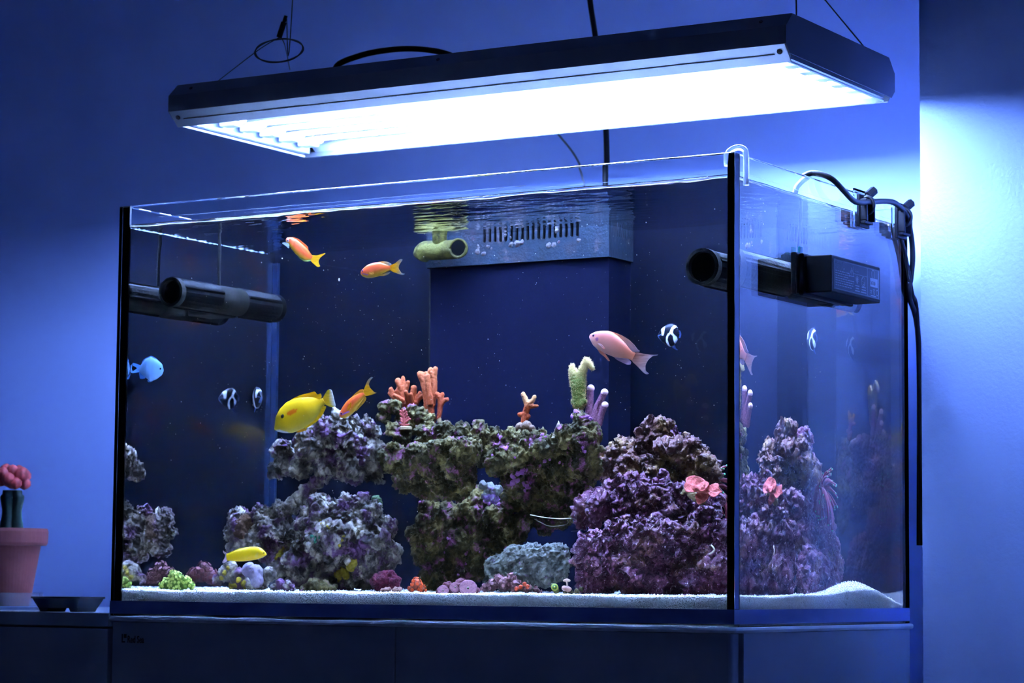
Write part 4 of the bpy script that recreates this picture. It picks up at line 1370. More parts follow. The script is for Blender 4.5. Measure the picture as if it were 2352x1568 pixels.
pcor = thing('plate_coral', 'coral pink plate coral jutting from the right hand rock pile', 'coral', tuple(at(1612, 1135, 0.21)))
obj('plate', plate(at(1598, 1118, 0.203), 0, 0.0150, 0.0135, (0.80, 0.12, 0.1), 1), M_plate, pcor, smooth=True)
obj('plate', plate(at(1633, 1131, 0.203), 0, 0.0135, 0.010, (0.75, 0.10, 0.3), 4), M_plate, pcor, smooth=True)
obj('plate', plate(at(1614, 1147, 0.200), 0, 0.0085, 0.0085, (0.95, -0.25, 0.2), 7), M_plate, pcor, smooth=True)
obj('plate', plate(at(1606, 1128, 0.196), 0, 0.0090, 0.0060, (0.40, 0.15, 0.1), 9), M_plate, pcor, smooth=True)
v, f = melt(pchain([(1580, 1128, 8), (1595, 1140, 9), (1612, 1150, 8)], 0.214) + pchain([(1566, 1134, 4), (1580, 1122, 6)], .214), 0.0012, 2)
obj('base', carve(v, f, 5, coarse=0.002, fine=0.001), M_plug, pcor, smooth=True)
# torch anemone
COLT = (1.15, 0.85, 0.6)
M_tent = plain('mauve_tentacle', (0.26, 0.07, 0.11), 0.4)
M_ttip = plain('green_tip', (0.15, 0.80, 0.40), 0.4)
an = thing('torch_coral', 'mauve torch coral with green tipped tentacles at the right edge of the purple pile', 'coral', (0.742, 0.385, 0.150))
ac = np.array([0.722, 0.392, 0.168])
rn = random.Random(5)
obj('stalk', melt(chain([(0.69, 0.39, 0.12), (0.715, 0.390, 0.150), ac], [0.012, 0.012, 0.011]), 0.0016, 3), M_tent, an, smooth=True)
for k in range(46):
    a = rn.uniform(-2.5, 1.25)
    b = rn.uniform(-1.2, 1.1)
    d = np.array([math.cos(b) * math.cos(a * 0.6 + 0.1), math.sin(b) * 0.9, math.sin(a * 0.75 + 0.5)])
    d = d / np.linalg.norm(d)
    L0 = rn.uniform(0.020, 0.032)
    p1 = ac + d * 0.008
    p2 = p1 + d * L0 * 0.5 + np.array([0.002, 0, 0.001])
    p3 = p2 + d * L0 * 0.5 + np.array([0.001, 0, -0.005 - 0.004 * rn.random()])
    P = catmull([p1, p2, p3], 5)
    t = obj('tentacle', tube(P, np.linspace(0.0022, 0.0012, len(P)), 7), M_tent, an, smooth=True)
    obj('tip', ico(P[-1], 0.0014, 1), M_ttip, t, smooth=True)
for q in ((0.03, -0.004, -0.045), (0.038, 0.0, -0.052)):
    P = catmull([ac, ac + np.array([0.018, -0.002, -0.006]), ac + np.array([q[0], q[1], q[2] * 0.6]), ac + np.array(q)], 6)
    t = obj('tentacle', tube(P, np.linspace(0.0045, 0.0022, len(P)), 8), M_tent, an, smooth=True)
    obj('tip', ico(P[-1], 0.0020, 1), M_ttip, t, smooth=True)
# snail shell
sh = thing('top_shell', 'pale cone shaped top shell sitting on the centre arch', 'shell', tuple(at(1283, 1004, 0.262)))
b0, b1 = at(1283, 1006, 0.262), at(1283, 966, 0.262)
hh = b1[2] - b0[2]
prof = []
for i in range(30):
    t = i / 29
    prof.append((0.0098 * (1 - t) * (1 + 0.05 * math.cos(t * 38)) + 0.0003, hh * t))
obj('whorl', lathe(prof, b0, 28), rocky('shell_skin', [(0.35, (0.22, 0.22, 0.14)), (0.65, (0.50, 0.48, 0.38))], 200, 0.65, (0.12, 0.13, 0.06), 120, 0.4, 500), sh, smooth=True)
# low corals along the sand
def mound(name, label, rows, y, mat, seed, amp=0.0015, fr=180, voxel=0.0012, cat='coral', bumps=0, br=0.0022, bmat=None, bn='polyp'):
    v, f = melt(balls(rows, y), voxel, 2)
    v = v + tri_normals(v, f) * (amp * fbm(v * fr, 3, seed))[:, None]
    o = obj(name, (v, f), mat, smooth=True)
    tag(o, label, cat)
    if bumps:
        n = tri_normals(v, f)
        okv = np.where((n[:, 2] > -0.15) & (n[:, 1] < 0.5))[0]
        rg = np.random.default_rng(seed)
        chosen = []
        for i in rg.permutation(okv):
            if all(np.linalg.norm(v[i] - v[j]) > br * 1.7 for j in chosen):
                chosen.append(i)
            if len(chosen) >= bumps:
                break
        base = None
        for i in chosen:
            z = Vector(n[i]).to_track_quat('Z', 'Y').to_matrix()
            prof = [(br * 0.35, 0.0), (br, br * 0.50), (br * 0.95, br * 0.65), (br * 0.45, br * 0.45), (br * 0.2, br * 0.5)]
            g = lathe(prof, (0, 0, 0), 10)
            w = np.asarray(g[0]) @ np.array(z).T + v[i]
            obj(bn, (w, g[1]), bmat, o, smooth=True)
    return o


mound('star_polyps', 'bright green mound of zoanthid polyps on the sand at the left', [(405, 1330, 18), (385, 1340, 14), (425, 1338, 16), (405, 1345, 20), (440, 1345, 9), (372, 1346, 8), (400, 1322, 13)], 0.085, plain('green_mat', (0.18, 0.40, 0.05), 0.6, var=0.3, vscale=200), 3, bumps=120, br=0.0021, bmat=plain('green_polyp', (0.62, 0.95, 0.20), 0.5))
mound('zoanthid_mound', 'dim purple brown mound behind the green zoanthid mound', [(464, 1318, 20), (447, 1322, 17), (485, 1325, 18), (470, 1306, 16), (500, 1335, 12)], 0.200, rocky('purple_brown_mat', [(0.3, (0.09, 0.04, 0.05)), (0.7, (0.20, 0.10, 0.16))], 60, 0.6, (0.14, 0.06, 0.05), 60), 4, bumps=70, br=0.0032, bmat=plain('dusky_polyp', (0.17, 0.07, 0.09), 0.6))
mound('maroon_coral', 'dark maroon knobbly coral on the sand left of the orange polyps', [(885, 1330, 22), (865, 1335, 16), (905, 1336, 18), (895, 1322, 14), (872, 1348, 12), (880, 1345, 16)], 0.17, rocky('maroon_skin', [(0.3, (0.07, 0.008, 0.03)), (0.7, (0.20, 0.03, 0.08))], 150, 0.68, (0.4, 0.2, 0.25), 180, 0.9, 400, 0.4), 5, amp=0.003, fr=150)
mound('rubble_rock', 'small pinkish rubble stone in front of the maroon coral', [(890, 1356, 10), (908, 1356, 9), (878, 1358, 8), (917, 1353, 7)], 0.15, rocky('pink_rubble', [(0.3, (0.18, 0.11, 0.10)), (0.7, (0.45, 0.30, 0.26))], 120, 0.65, (0.25, 0.10, 0.16), 90), 6, amp=0.0015, cat='rock')
mound('zoanthid_polyps', 'cluster of bright orange zoanthid polyps on the sand', [(958, 1345, 13), (945, 1352, 9), (970, 1352, 9), (956, 1335, 8)], 0.15, plain('orange_mat', (0.35, 0.10, 0.06), 0.6), 7, bumps=60, br=0.0024, bmat=plain('orange_polyp', (0.80, 0.13, 0.035), 0.5))
mc = mound('chalice_coral', 'lilac ruffled button coral in front of the centre pillar', [(1030, 1350, 16), (1060, 1345, 18), (1080, 1348, 15), (1010, 1358, 10), (1095, 1356, 8), (1050, 1358, 14)], 0.150, rocky('lilac_ruffle', [(0.3, (0.16, 0.055, 0.085)), (0.7, (0.32, 0.15, 0.22))], 120, 0.66, (0.5, 0.16, 0.10), 70, 0.8, 500), 8, amp=0.0018, fr=220)
for (u, v_, r) in ((1075, 1352, 0.0125), (1018, 1357, 0.008), (1046, 1350, 0.008)):
    c = at(u, v_, 0.140)
    g = lathe([(0.0008, 0.0018), (r * 0.25, 0.0022), (r * 0.55, 0.0012), (r * 0.85, 0.0020), (r, 0.0008), (r * 0.9, -0.001)], (0, 0, 0), 36)
    gg = np.asarray(g[0])
    ang = np.arctan2(gg[:, 1], gg[:, 0])
    gg[:, 2] += 0.0007 * np.sin(ang * 18) * np.hypot(gg[:, 0], gg[:, 1]) / r
    R_ = np.array(Euler((1.05, 0, 0.35)).to_matrix())
    obj('disc', (gg @ R_.T + c, g[1]), rocky('lilac_disc', [(0.3, (0.20, 0.085, 0.13)), (0.7, (0.30, 0.15, 0.20))], 250, 0.6, (0.13, 0.04, 0.07), 200, 0.4), mc, smooth=True)
    obj('disc_centre', ico(c + R_ @ np.array([0, 0, 0.0018]), r * 0.16, 1, (1, 0.7, 1)), plain('mint_centre', (0.22, 0.28, 0.20), 0.5), mc, smooth=True)
tub = mound('mushroom_cluster', 'mixed cluster of small purple tube polyps at the foot of the porous rock', [(1130, 1345, 14), (1160, 1340, 16), (1185, 1345, 14), (1210, 1352, 10), (1145, 1330, 12), (1175, 1330, 12), (1115, 1352, 8), (1232, 1355, 7)], 0.190, rocky('mixed_polyp_mat', [(0.3, (0.10, 0.05, 0.06)), (0.7, (0.36, 0.22, 0.28))], 130, 0.62, (0.5, 0.38, 0.4), 150, 0.9, 400), 9, amp=0.0022, fr=200, bumps=45, br=0.0026, bmat=rocky('tube_polyp', [(0.3, (0.22, 0.09, 0.14)), (0.7, (0.50, 0.34, 0.40))], 200, 0.66, (0.7, 0.55, 0.5), 160))
for (u, v_) in ((1205, 1341), (1196, 1348), (1186, 1352), (1212, 1347)):
    c = at(u, v_, 0.168)
    obj('orange_polyp', join(ico(c, 0.0030, 2), ico(c + np.array([0.0004, -0.0022, 0.0010]), 0.0016, 1)), plain('rust_polyp', (0.55, 0.10, 0.04), 0.4), tub, smooth=True)
zz = mound('button_polyp', 'single green and yellow ringed button polyp by the porous rock', [(1275, 1350, 9), (1270, 1345, 7), (1278, 1357, 8)], 0.165, plain('olive_button', (0.12, 0.15, 0.06), 0.6, var=0.3), 10, amp=0.0006)
c = at(1274, 1348, 0.1585)
R_ = np.array(Euler((1.35, 0, 0.35)).to_matrix())
for r0, r1, dz, mm, nm in ((0.0030, 0.0046, 0.0, (0.30, 0.40, 0.05), 'outer_ring'), (0.0014, 0.0030, 0.0006, (0.05, 0.18, 0.05), 'inner_ring'), (0.0002, 0.0014, 0.0010, (0.55, 0.62, 0.08), 'mouth')):
    g = lathe([(r1, dz - 0.0006), (r1, dz), (r0, dz + 0.0005)], (0, 0, 0), 24)
    obj(nm, (np.asarray(g[0]) @ R_.T + c, g[1]), plain('button_' + nm, mm, 0.5), zz, smooth=True)
fr_ = mound('leather_frag', 'small pale pink leather coral beside the green button polyp', [(1302, 1352, 8), (1295, 1350, 6), (1308, 1354, 7)], 0.150, plain('pale_pink_skin', (0.55, 0.36, 0.33), 0.6, var=0.25, vscale=150), 11, amp=0.0008)
v, f = melt(pchain([(1303, 1350, 3), (1303, 1340, 2.5), (1302, 1335, 3)], 0.150) + pchain([(1296, 1333, 3), (1302, 1331, 3.5), (1308, 1333, 3)], 0.150), 0.0006, 1)
obj('crown', (v, f), plain('cream_crown', (0.70, 0.58, 0.46), 0.6), fr_, smooth=True)
mound('rubble_rock', 'tiny speckled rubble pile right of the pink leather coral', [(1312, 1360, 7), (1325, 1358, 7), (1298, 1362, 6), (1335, 1352, 6)], 0.15, M_rd, 12, cat='rock')
mound('sand_snail', 'small round brown snail half buried at the front glass', [(1291, 1378, 6)], 0.022, plain('brown_snail', (0.30, 0.17, 0.14), 0.5, var=0.3, vscale=200), 13, amp=0.0003, cat='snail', voxel=0.0008)
# things growing on the rocks
M_sponge = rocky('yellow_sponge', [(0.3, (0.28, 0.26, 0.02)), (0.7, (0.55, 0.50, 0.05))], 80, 0.7, (0.3, 0.22, 0.06), 90, 0.6, 300, 0.6)


def growth(parent, rows, y, mat, seed, name='sponge_patch', amp=0.0015, voxel=0.0011, label=None):
    v, f = melt(balls(rows, y), voxel, 2)
    v = v + tri_normals(v, f) * (amp * fbm(v * 200, 3, seed))[:, None]
    return obj(name, (v, f), mat, parent, smooth=True, label=label)


def touch(parent, u, v_):
    """depth of a rock's skin where the line of sight through the front pane meets it"""
    p, d = inw(u, v_)
    loc = Vector(p) - parent.location
    hit, q, nrm, _ = parent.ray_cast(loc, Vector(d))
    return (q.y + parent.location.y) if hit else None


def patch(parent, rows, mat, seed, name, label=None, sink=0.5, **k):
    out = []
    for (u, v_, r) in rows:
        y = touch(parent, u, v_)
        if y is None:
            continue
        b = ball(u, v_, y, r)
        out.append((b[0], b[1] + b[3] * sink, b[2], b[3]))
    if not out:
        return None
    v, f = melt(out, k.get('voxel', 0.0010), 2)
    v = v + tri_normals(v, f) * (k.get('amp', 0.0012) * fbm(v * 220, 3, seed))[:, None]
    return obj(name, (v, f), mat, parent, smooth=True, label=label)


patch(front_left, [(548, 1332, 8), (560, 1340, 9), (540, 1342, 7), (530, 1345, 8), (508, 1327, 7), (516, 1315, 7), (524, 1304, 5), (565, 1350, 6)], M_sponge, 1, 'sponge_patch', 'yellow sponge', sink=0.2)
for kx, rows in enumerate(([(790, 1310, 14), (805, 1300, 13), (775, 1318, 11), (812, 1292, 11), (780, 1330, 9), (795, 1322, 11)], [(785, 1240, 5), (779, 1252, 5), (790, 1232, 4)], [(735, 1195, 4), (738, 1203, 4)], [(752, 1208, 4), (756, 1214, 3)])):
    patch(low_right, rows, M_sponge, 3 + kx, 'sponge_patch', 'yellow sponge', sink=0.2)
patch(low_left, [(645, 1268, 7), (640, 1276, 7), (652, 1258, 5), (634, 1282, 5)], M_sponge, 9, 'sponge_patch', 'yellow sponge', sink=0.2)
COLT = (1.3, 0.95, 1.10)
M_vt = rocky('violet_coralline', [(0.3, (0.30, 0.10, 0.34)), (0.7, (0.62, 0.36, 0.62))], 140, 0.70, (0.85, 0.65, 0.75), 170, 0.7, 400)
for kx, rows in enumerate(([(1178, 1092, 8), (1188, 1086, 8), (1197, 1083, 8), (1205, 1078, 7), (1185, 1102, 9), (1176, 1110, 7)], [(1203, 1112, 8), (1213, 1116, 8), (1205, 1124, 7), (1218, 1108, 5)], [(1158, 1030, 6), (1166, 1028, 6), (1150, 1005, 6), (1143, 1000, 5)], [(1338, 1028, 5), (1342, 1036, 5)], [(1245, 998, 5), (1252, 1004, 4), (1218, 1010, 5)], [(1240, 1070, 6), (1250, 1060, 6), (1262, 1055, 5)], [(1322, 945, 6), (1328, 950, 6), (1315, 955, 6)], [(1348, 957, 6), (1356, 962, 5)], [(1182, 1050, 4), (1130, 1045, 4)], [(1285, 1062, 4), (1292, 1064, 4)])):
    patch(right_arch, rows, M_vt, 20 + kx, 'coralline_patch', sink=0.35)
for kx, rows in enumerate(([(1115, 1150, 6), (1122, 1156, 5)], [(1146, 1150, 5), (1144, 1158, 5)], [(1068, 1272, 5), (1072, 1268, 4)], [(1102, 1268, 4)], [(1028, 1236, 4), (1034, 1238, 4)], [(1070, 1294, 4)], [(1022, 1268, 4)], [(1052, 1320, 4)])):
    patch(trunk, rows, M_vt, 40 + kx, 'coralline_patch', sink=0.35)
COLT = (1.1, 0.9, 0.6)
fz = patch(low_left, [(550, 1205, 17), (560, 1195, 16), (545, 1222, 15), (570, 1208, 12), (556, 1225, 14)], rocky('brown_fuzz', [(0.3, (0.11, 0.065, 0.05)), (0.7, (0.26, 0.17, 0.13))], 300, 0.7, (0.12, 0.07, 0.06), 200, 1.0, 800, 0.8), 60, 'algae_tuft', 'fuzzy brown algae tuft', sink=0.5, amp=0.002)
tz = patch(low_right, [(715, 1232, 6), (724, 1236, 7), (733, 1234, 6), (722, 1244, 5)], plain('teal_polyp_mat', (0.06, 0.30, 0.24), 0.5, var=0.5, vscale=250), 61, 'polyp_patch', 'teal star polyps')
wm = wire('worm_tube', [at(1630, 1272, 0.19), at(1636, 1268, 0.186), at(1641, 1262, 0.184), at(1638, 1256, 0.184), at(1634, 1252, 0.188)], 0.0010, plain('white_worm_tube', (0.85, 0.8, 0.72), 0.5), 'little white curled worm tube on the right hand rock pile', 'worm')
mound('feather_duster', 'dim green feathery tuft behind the right side of the left pile', [(865, 1150, 13), (858, 1158, 9), (872, 1160, 8)], 0.36, plain('dim_green_tuft', (0.07, 0.13, 0.07), 0.8, var=0.4, vscale=300), 15, amp=0.003, fr=300)
wire('fishing_line', [at(1218, 1182, 0.24), at(1250, 1188, 0.235), at(1285, 1191, 0.235), at(1312, 1190, 0.24)], 0.0005, plain('pale_line', (0.7, 0.7, 0.68), 0.3), 'thin pale strand of line below the right of the arch', 'line')
wire('fishing_line', [at(1228, 1192, 0.25), at(1262, 1208, 0.245), at(1300, 1204, 0.25), at(1310, 1190, 0.25), at(1335, 1200, 0.25), at(1336, 1216, 0.25), at(1312, 1220, 0.25)], 0.00035, plain('dim_line', (0.2, 0.2, 0.2), 0.4), 'fainter looped strand of line below the right of the arch', 'line')

# drifting particles in the water
n = 900
PP = np.stack([RNG.uniform(0.03, 0.87, n), RNG.uniform(0.02, 0.47, n), RNG.uniform(0.12, 0.495, n)], 1)
pr_ = RNG.exponential(0.00014, n) + 0.00016
pr_ = np.minimum(pr_, 0.0007)
ov_, of_ = ico((0, 0, 0), 1, 1)
of_ = np.array(of_)
keep = ~((PP[:, 0] > 0.29) & (PP[:, 0] < 0.60) & (PP[:, 1] > 0.38))
PP, pr_ = PP[keep], pr_[keep]
o = obj('drifting_particles', ((PP[:, None] + ov_[None] * pr_[:, None, None]).reshape(-1, 3), (of_[None] + (np.arange(len(PP)) * len(ov_))[:, None, None]).reshape(-1, 3)), plain('white_speck', (0.8, 0.8, 0.8), 0.6))
tag(o, 'tiny white particles drifting in the aquarium water', 'particles', kind='stuff')
o = obj('food_flake', ico(at(779, 642, 0.15), 0.0016, 2, (0.8, 0.6, 1.3)), plain('white_flake', (0.9, 0.9, 0.9), 0.5), smooth=True)
tag(o, 'single white food flake floating between the two upper orange fish', 'flake')

from mathutils.geometry import tessellate_polygon

# ------------------------------------------------------------------ fish
def inpoly(P, poly):
    x, y = P[:, 0], P[:, 1]
    r = np.zeros(len(P), bool)
    n = len(poly)
    for i in range(n):
        (x1, y1), (x2, y2) = poly[i], poly[(i + 1) % n]
        c = ((y1 > y) != (y2 > y)) & (x < (x2 - x1) * (y - y1) / (y2 - y1 + 1e-12) + x1)
        r ^= c
    return r


def lerp(a, b, t):
    return np.asarray(a)[None] * (1 - t[:, None]) + np.asarray(b)[None] * t[:, None]


M_skin = tinted('fish_skin', 0.35, 0.12, 1100)
M_eye = plain('dark_fish_eye', (0.004, 0.004, 0.008), 0.1)
FINS = {}


def fin_mat(name, c0, c1, tr=0.25):
    m, nt, b, o = new_mat(name)
    a = nt.nodes.new('ShaderNodeAttribute')
    a.attribute_name = 'skin'
    nt.links.new(a.outputs['Color'], b.inputs['Base Color'])
    b.inputs['Roughness'].default_value = 0.5
    b.inputs['Specular IOR Level'].default_value = 0.1
    t = nt.nodes.new('ShaderNodeBsdfTranslucent')
    nt.links.new(a.outputs['Color'], t.inputs[0])
    mx = nt.nodes.new('ShaderNodeMixShader')
    mx.inputs[0].default_value = tr
    nt.links.new(b.outputs[0], mx.inputs[1])
    nt.links.new(t.outputs[0], mx.inputs[2])
    nt.links.new(mx.outputs[0], o.inputs['Surface'])
    return m


M_fin = fin_mat('fish_fin', None, None, 0.35)


def fish(name, label, cat, cv, y0, head, tail, top, bot, wr, paint, fins=(), eye=None, k=0.0, group=None, gain=1.0):
    """body lofted through a back and a belly line; fins are thin blades in the fish's own plane"""
    cv2 = lambda p: np.array(cv(*p), float)
    H, Tl = cv2(head), cv2(tail)
    ax = Tl - H
    L = np.linalg.norm(ax)
    ax /= L
    pb = np.array([-ax[1], ax[0]])
    def prof(pts):
        q = np.array([cv2(p) for p in pts]) - H
        return q @ ax / L, q @ pb
    ts, th = prof(top)
    bs, bh = prof(bot)
    if th.mean() > bh.mean():
        pass
    N, M = 112, 64
    S = 0.5 - 0.5 * np.cos(np.linspace(0, math.pi, N))
    def smooth(xs, ys):
        o = np.argsort(xs)
        xs, ys = np.concatenate([[0], xs[o], ]), np.concatenate([[0], ys[o]])
        v = np.interp(np.linspace(0, 1, 400), xs, ys)
        kq = np.ones(15) / 15
        v2 = np.convolve(np.pad(v, 7, mode='edge'), kq, 'valid')
        w = np.clip(np.linspace(0, 1, 400) / 0.06, 0, 1)
        v = v * (1 - w) + v2 * w
        return np.interp(S, np.linspace(0, 1, 400), v)
    tH, bH = smooth(ts, th), smooth(bs, bh)
    mid, hh = (tH + bH) / 2, (tH - bH) / 2
    pxm = np.linalg.norm(at(H[0] + 10, H[1], y0) - at(H[0] - 10, H[1], y0)) / 20
    dy = lambda px: y0 + k * (px - H[0])
    wmax = np.abs(hh).max() * wr
    wprof = np.minimum(np.abs(hh) * (wr * 1.15), wmax) * np.clip(1.15 - 0.75 * S ** 2.2, 0.12, 1)
    V, Q, SS = [], [], []
    for i in range(N):
        for j in range(M):
            a = 2 * math.pi * j / M
            p = H + ax * S[i] * L + pb * (mid[i] + hh[i] * math.sin(a))
            w = at(p[0], p[1], dy(p[0]))
            wd = math.copysign(abs(math.cos(a)) ** 0.85, math.cos(a))
            V.append(w + np.array([0.42 * 0, -1, 0]) * wd * wprof[i] * pxm)
            Q.append(p)
            SS.append((S[i], math.sin(a)))
    f = []
    for i in range(N - 1):
        for j in range(M):
            a, b = i * M + j, i * M + (j + 1) % M
            f.append((a, b, b + M, a + M))
    f.append(tuple(range(M))[::-1])
    f.append(tuple(range((N - 1) * M, N * M)))
    V, Q, SS = np.array(V), np.array(Q), np.array(SS)
    root = thing(name, label, cat, tuple(V.mean(0)), group)
    col = paint(SS[:, 0], SS[:, 1], Q) * 0.58 * gain
    obj('body', (V, f, col), M_skin, root, smooth=True)
    for fn in fins:
        nm, poly, cf = fn[:3]
        off = fn[3] if len(fn) > 3 else 0.0
        lift = fn[4] if len(fn) > 4 else 0.0
        P = [cv2(p) for p in poly]
        # densify the outline
        D = []
        for i in range(len(P)):
            a, b, c, d_ = P[i - 1], P[i], P[(i + 1) % len(P)], P[(i + 2) % len(P)]
            m = max(1, int(np.linalg.norm(c - b) / 2.5))
            for t in np.arange(m) / m:
                sm_ = 0.5 * ((2 * b) + (c - a) * t + (2 * a - 5 * b + 4 * c - d_) * t * t + (3 * b - a - 3 * c + d_) * t ** 3)
                D.append(0.6 * sm_ + 0.4 * (b + (c - b) * t))
        bm = bmesh.new()
        vs_ = [bm.verts.new((p[0], p[1], 0)) for p in D]
        for t in tessellate_polygon([[Vector((p[0] - D[0][0], p[1] - D[0][1], 0)) for p in D]]):
            try:
                bm.faces.new([vs_[q] for q in t])
            except ValueError:
                pass
        bmesh.ops.subdivide_edges(bm, edges=[e_ for e_ in bm.edges if e_.calc_length() > 6], cuts=1, use_grid_fill=False)
        bmesh.ops.triangulate(bm, faces=bm.faces[:], quad_method='FIXED', ngon_method='EAR_CLIP')
        v2, f2 = from_bm(bm)
        base = np.array([P[0], P[-1]]).mean(0)
        th_ = 0.00035
        W = np.array([at(p[0], p[1], dy(p[0])) for p in v2])
        dist = np.linalg.norm(v2[:, :2] - base, axis=1)
        dist = dist / (dist.max() + 1e-9)
        W[:, 1] += off - lift * dist + 0.0007 * np.sin(dist * 5)
        nv = len(W)
        A_, B_ = W + np.array([0, -th_, 0]), W + np.array([0, th_, 0])
        # rim
        from collections import Counter
        ec = Counter()
        for t in f2:
            for i in range(3):
                ec[tuple(sorted((t[i], t[(i + 1) % 3])))] += 1
        rim = [e_ for e_, c_ in ec.items() if c_ == 1]
        ff = [list(t) for t in f2] + [[i + nv for i in t[::-1]] for t in f2] + [[a, b, b + nv, a + nv] for a, b in rim]
        c2 = cf(dist, v2[:, :2]) * 0.75 * gain
        rad_ = v2[:, :2] - base
        c2 = c2 * (0.88 + 0.16 * np.sin(np.arctan2(rad_[:, 1], rad_[:, 0]) * 34))[:, None]
        obj(nm, (np.vstack([A_, B_]), ff, np.vstack([c2, c2])), M_fin, root)
    if eye is not None:
        p, r, ring = cv2(eye[0]), eye[1], eye[2]
        i = int(np.argmin(((Q - p) ** 2).sum(1) + (V[:, 1] > dy(p[0])) * 1e6))
        w = at(p[0], p[1], V[i, 1])
        rm = r * pxm
        ey = obj('eye', ico(w + np.array([0, -0.0001, 0]), rm, 2, (1, 0.45, 1)), plain('eye_iris_' + name, ring, 0.25), root, smooth=True)
        obj('pupil', ico(w + np.array([-0.15 * rm, -0.0001 - rm * 0.28, 0]), rm * 0.55, 2, (1, 0.5, 1)), M_eye, ey, smooth=True)
    return root


def sc(s, ox, oy):
    return lambda x, y: (ox + x / s, oy + y / s)


flat = lambda c: (lambda d, p: np.tile(np.array(c, float), (len(d), 1)))
grad = lambda a, b, p=1.0: (lambda d, q: lerp(a, b, np.clip(d, 0, 1) ** p))
ORG, PNK, YEL, CLR, BEL = (0.92, 0.13, 0.004), (0.92, 0.115, 0.028), (0.90, 0.40, 0.002), (0.35, 0.34, 0.26), (0.75, 0.38, 0.02)


def anthias(s, q, P):
    c = lerp(BEL, PNK, np.clip((q + 0.75) / 0.7, 0, 1))
    c = c * (1 - 0.5 * np.clip(s - 0.5, 0, 1))[:, None] + np.array(ORG)[None] * (0.5 * np.clip(s - 0.5, 0, 1))[:, None]
    t = np.clip((q - 0.35) / 0.5, 0, 1)[:, None]
    return c * (1 - t) + np.array(ORG)[None] * t


def tailcol(d, p):
    return lerp(YEL, CLR, np.clip((d - 0.45) / 0.5, 0, 1))


def painted(base, *zones):
    def fn(s, q, P):
        c = base(s, q, P)
        for poly, colr in zones:
            m = inpoly(P, poly)
            c[m] = colr
        return c
    return fn


c4 = sc(6.03, 600, 520)
fish('orange_anthias', 'small orange and pink fish pointing up left near the water surface', 'fish', c4, 0.16, (342, 190), (702, 438),
     [(362, 155), (420, 150), (500, 185), (580, 252), (640, 308), (680, 368), (708, 405)], [(348, 220), (395, 262), (430, 320), (480, 382), (540, 428), (610, 462), (692, 470)], 0.55, anthias,
     [('tail_fin', [(690, 400), (770, 400), (890, 370), (893, 378), (822, 428), (790, 480), (800, 520), (820, 550), (795, 562), (760, 545), (680, 470)], lambda d, p: lerp(YEL, YEL, d)),
      ('dorsal_fin', [(420, 155), (440, 146), (520, 176), (610, 250), (650, 286), (654, 325), (705, 405), (640, 330), (560, 255), (480, 195)], flat((0.75, 0.12, 0.015))),
      ('anal_fin', [(480, 375), (530, 440), (600, 484), (650, 487), (695, 468), (600, 440)], flat((0.35, 0.40, 0.08))),
      ('pectoral_fin', [(400, 240), (350, 225), (322, 236), (365, 275), (400, 305)], flat((0.45, 0.48, 0.40)), -0.004, 0.003)],
     (c4 and (372, 195), 2.6, (0.5, 0.35, 0.5)), k=0.0004, group='orange anthias')
fish('orange_anthias', 'orange fish with a yellow forked tail swimming level in open water', 'fish', c4, 0.16, (1381, 645), (1790, 575),
     [(1388, 612), (1420, 578), (1480, 530), (1560, 502), (1650, 497), (1720, 522), (1792, 545)], [(1385, 668), (1410, 695), (1470, 716), (1540, 711), (1620, 690), (1700, 652), (1792, 606)], 0.5,
     painted(anthias, ([c4(*p) for p in ((1420, 648), (1505, 668), (1500, 680), (1415, 660))], (0.35, 0.12, 0.5))),
     [('tail_fin', [(1780, 545), (1850, 510), (1930, 453), (1962, 460), (1912, 530), (1900, 580), (1940, 640), (1992, 655), (1960, 670), (1880, 650), (1780, 605)], tailcol),
      ('dorsal_fin', [(1600, 505), (1640, 488), (1700, 482), (1770, 498), (1806, 525), (1778, 545), (1700, 525)], grad(YEL, CLR)),
      ('anal_fin', [(1620, 680), (1720, 645), (1792, 628), (1770, 657), (1700, 682)], grad(YEL, CLR)),
      ('pectoral_fin', [(1520, 640), (1580, 640), (1600, 660), (1560, 672), (1525, 660)], flat((0.8, 0.30, 0.03)), -0.006, 0.002)],
     ((1408, 617), 3.0, (0.35, 0.12, 0.55)), group='orange anthias')
c1 = sc(9.046, 620, 880)
fish('orange_anthias', 'pink orange fish nosing down onto the left rock pile beside the yellow tang', 'fish', c1, 0.18, (1446, 668), (1968, 225),
     [(1462, 590), (1520, 482), (1600, 372), (1700, 290), (1800, 232), (1900, 192), (1950, 180)], [(1470, 722), (1560, 726), (1680, 662), (1780, 562), (1880, 420), (1950, 312), (1988, 262)], 0.5,
     painted(anthias, ([c1(*p) for p in ((1515, 640), (1670, 575), (1680, 598), (1525, 668))], (0.45, 0.14, 0.6))),
     [('tail_fin', [(1935, 195), (1970, 80), (2030, -50), (2110, -130), (2146, -124), (2090, -60), (2052, 20), (2080, 100), (2160, 182), (2217, 195), (2150, 225), (1980, 265)], tailcol),
      ('dorsal_fin', [(1690, 300), (1780, 200), (1880, 133), (1942, 123), (1952, 182), (1850, 218)], flat((0.85, 0.33, 0.02))),
      ('anal_fin', [(1870, 425), (1985, 285), (2006, 300), (1982, 372), (1880, 482), (1780, 582), (1800, 530)], flat((0.8, 0.40, 0.03))),
      ('pectoral_fin', [(1640, 545), (1690, 450), (1752, 398), (1742, 472), (1690, 565)], flat((0.85, 0.30, 0.01)), -0.0066, 0.002)],
     ((1490, 630), 3.2, (0.45, 0.14, 0.6)), group='orange anthias')
c5 = sc(7.84, 1320, 720)
LAV = (0.56, 0.175, 0.13)


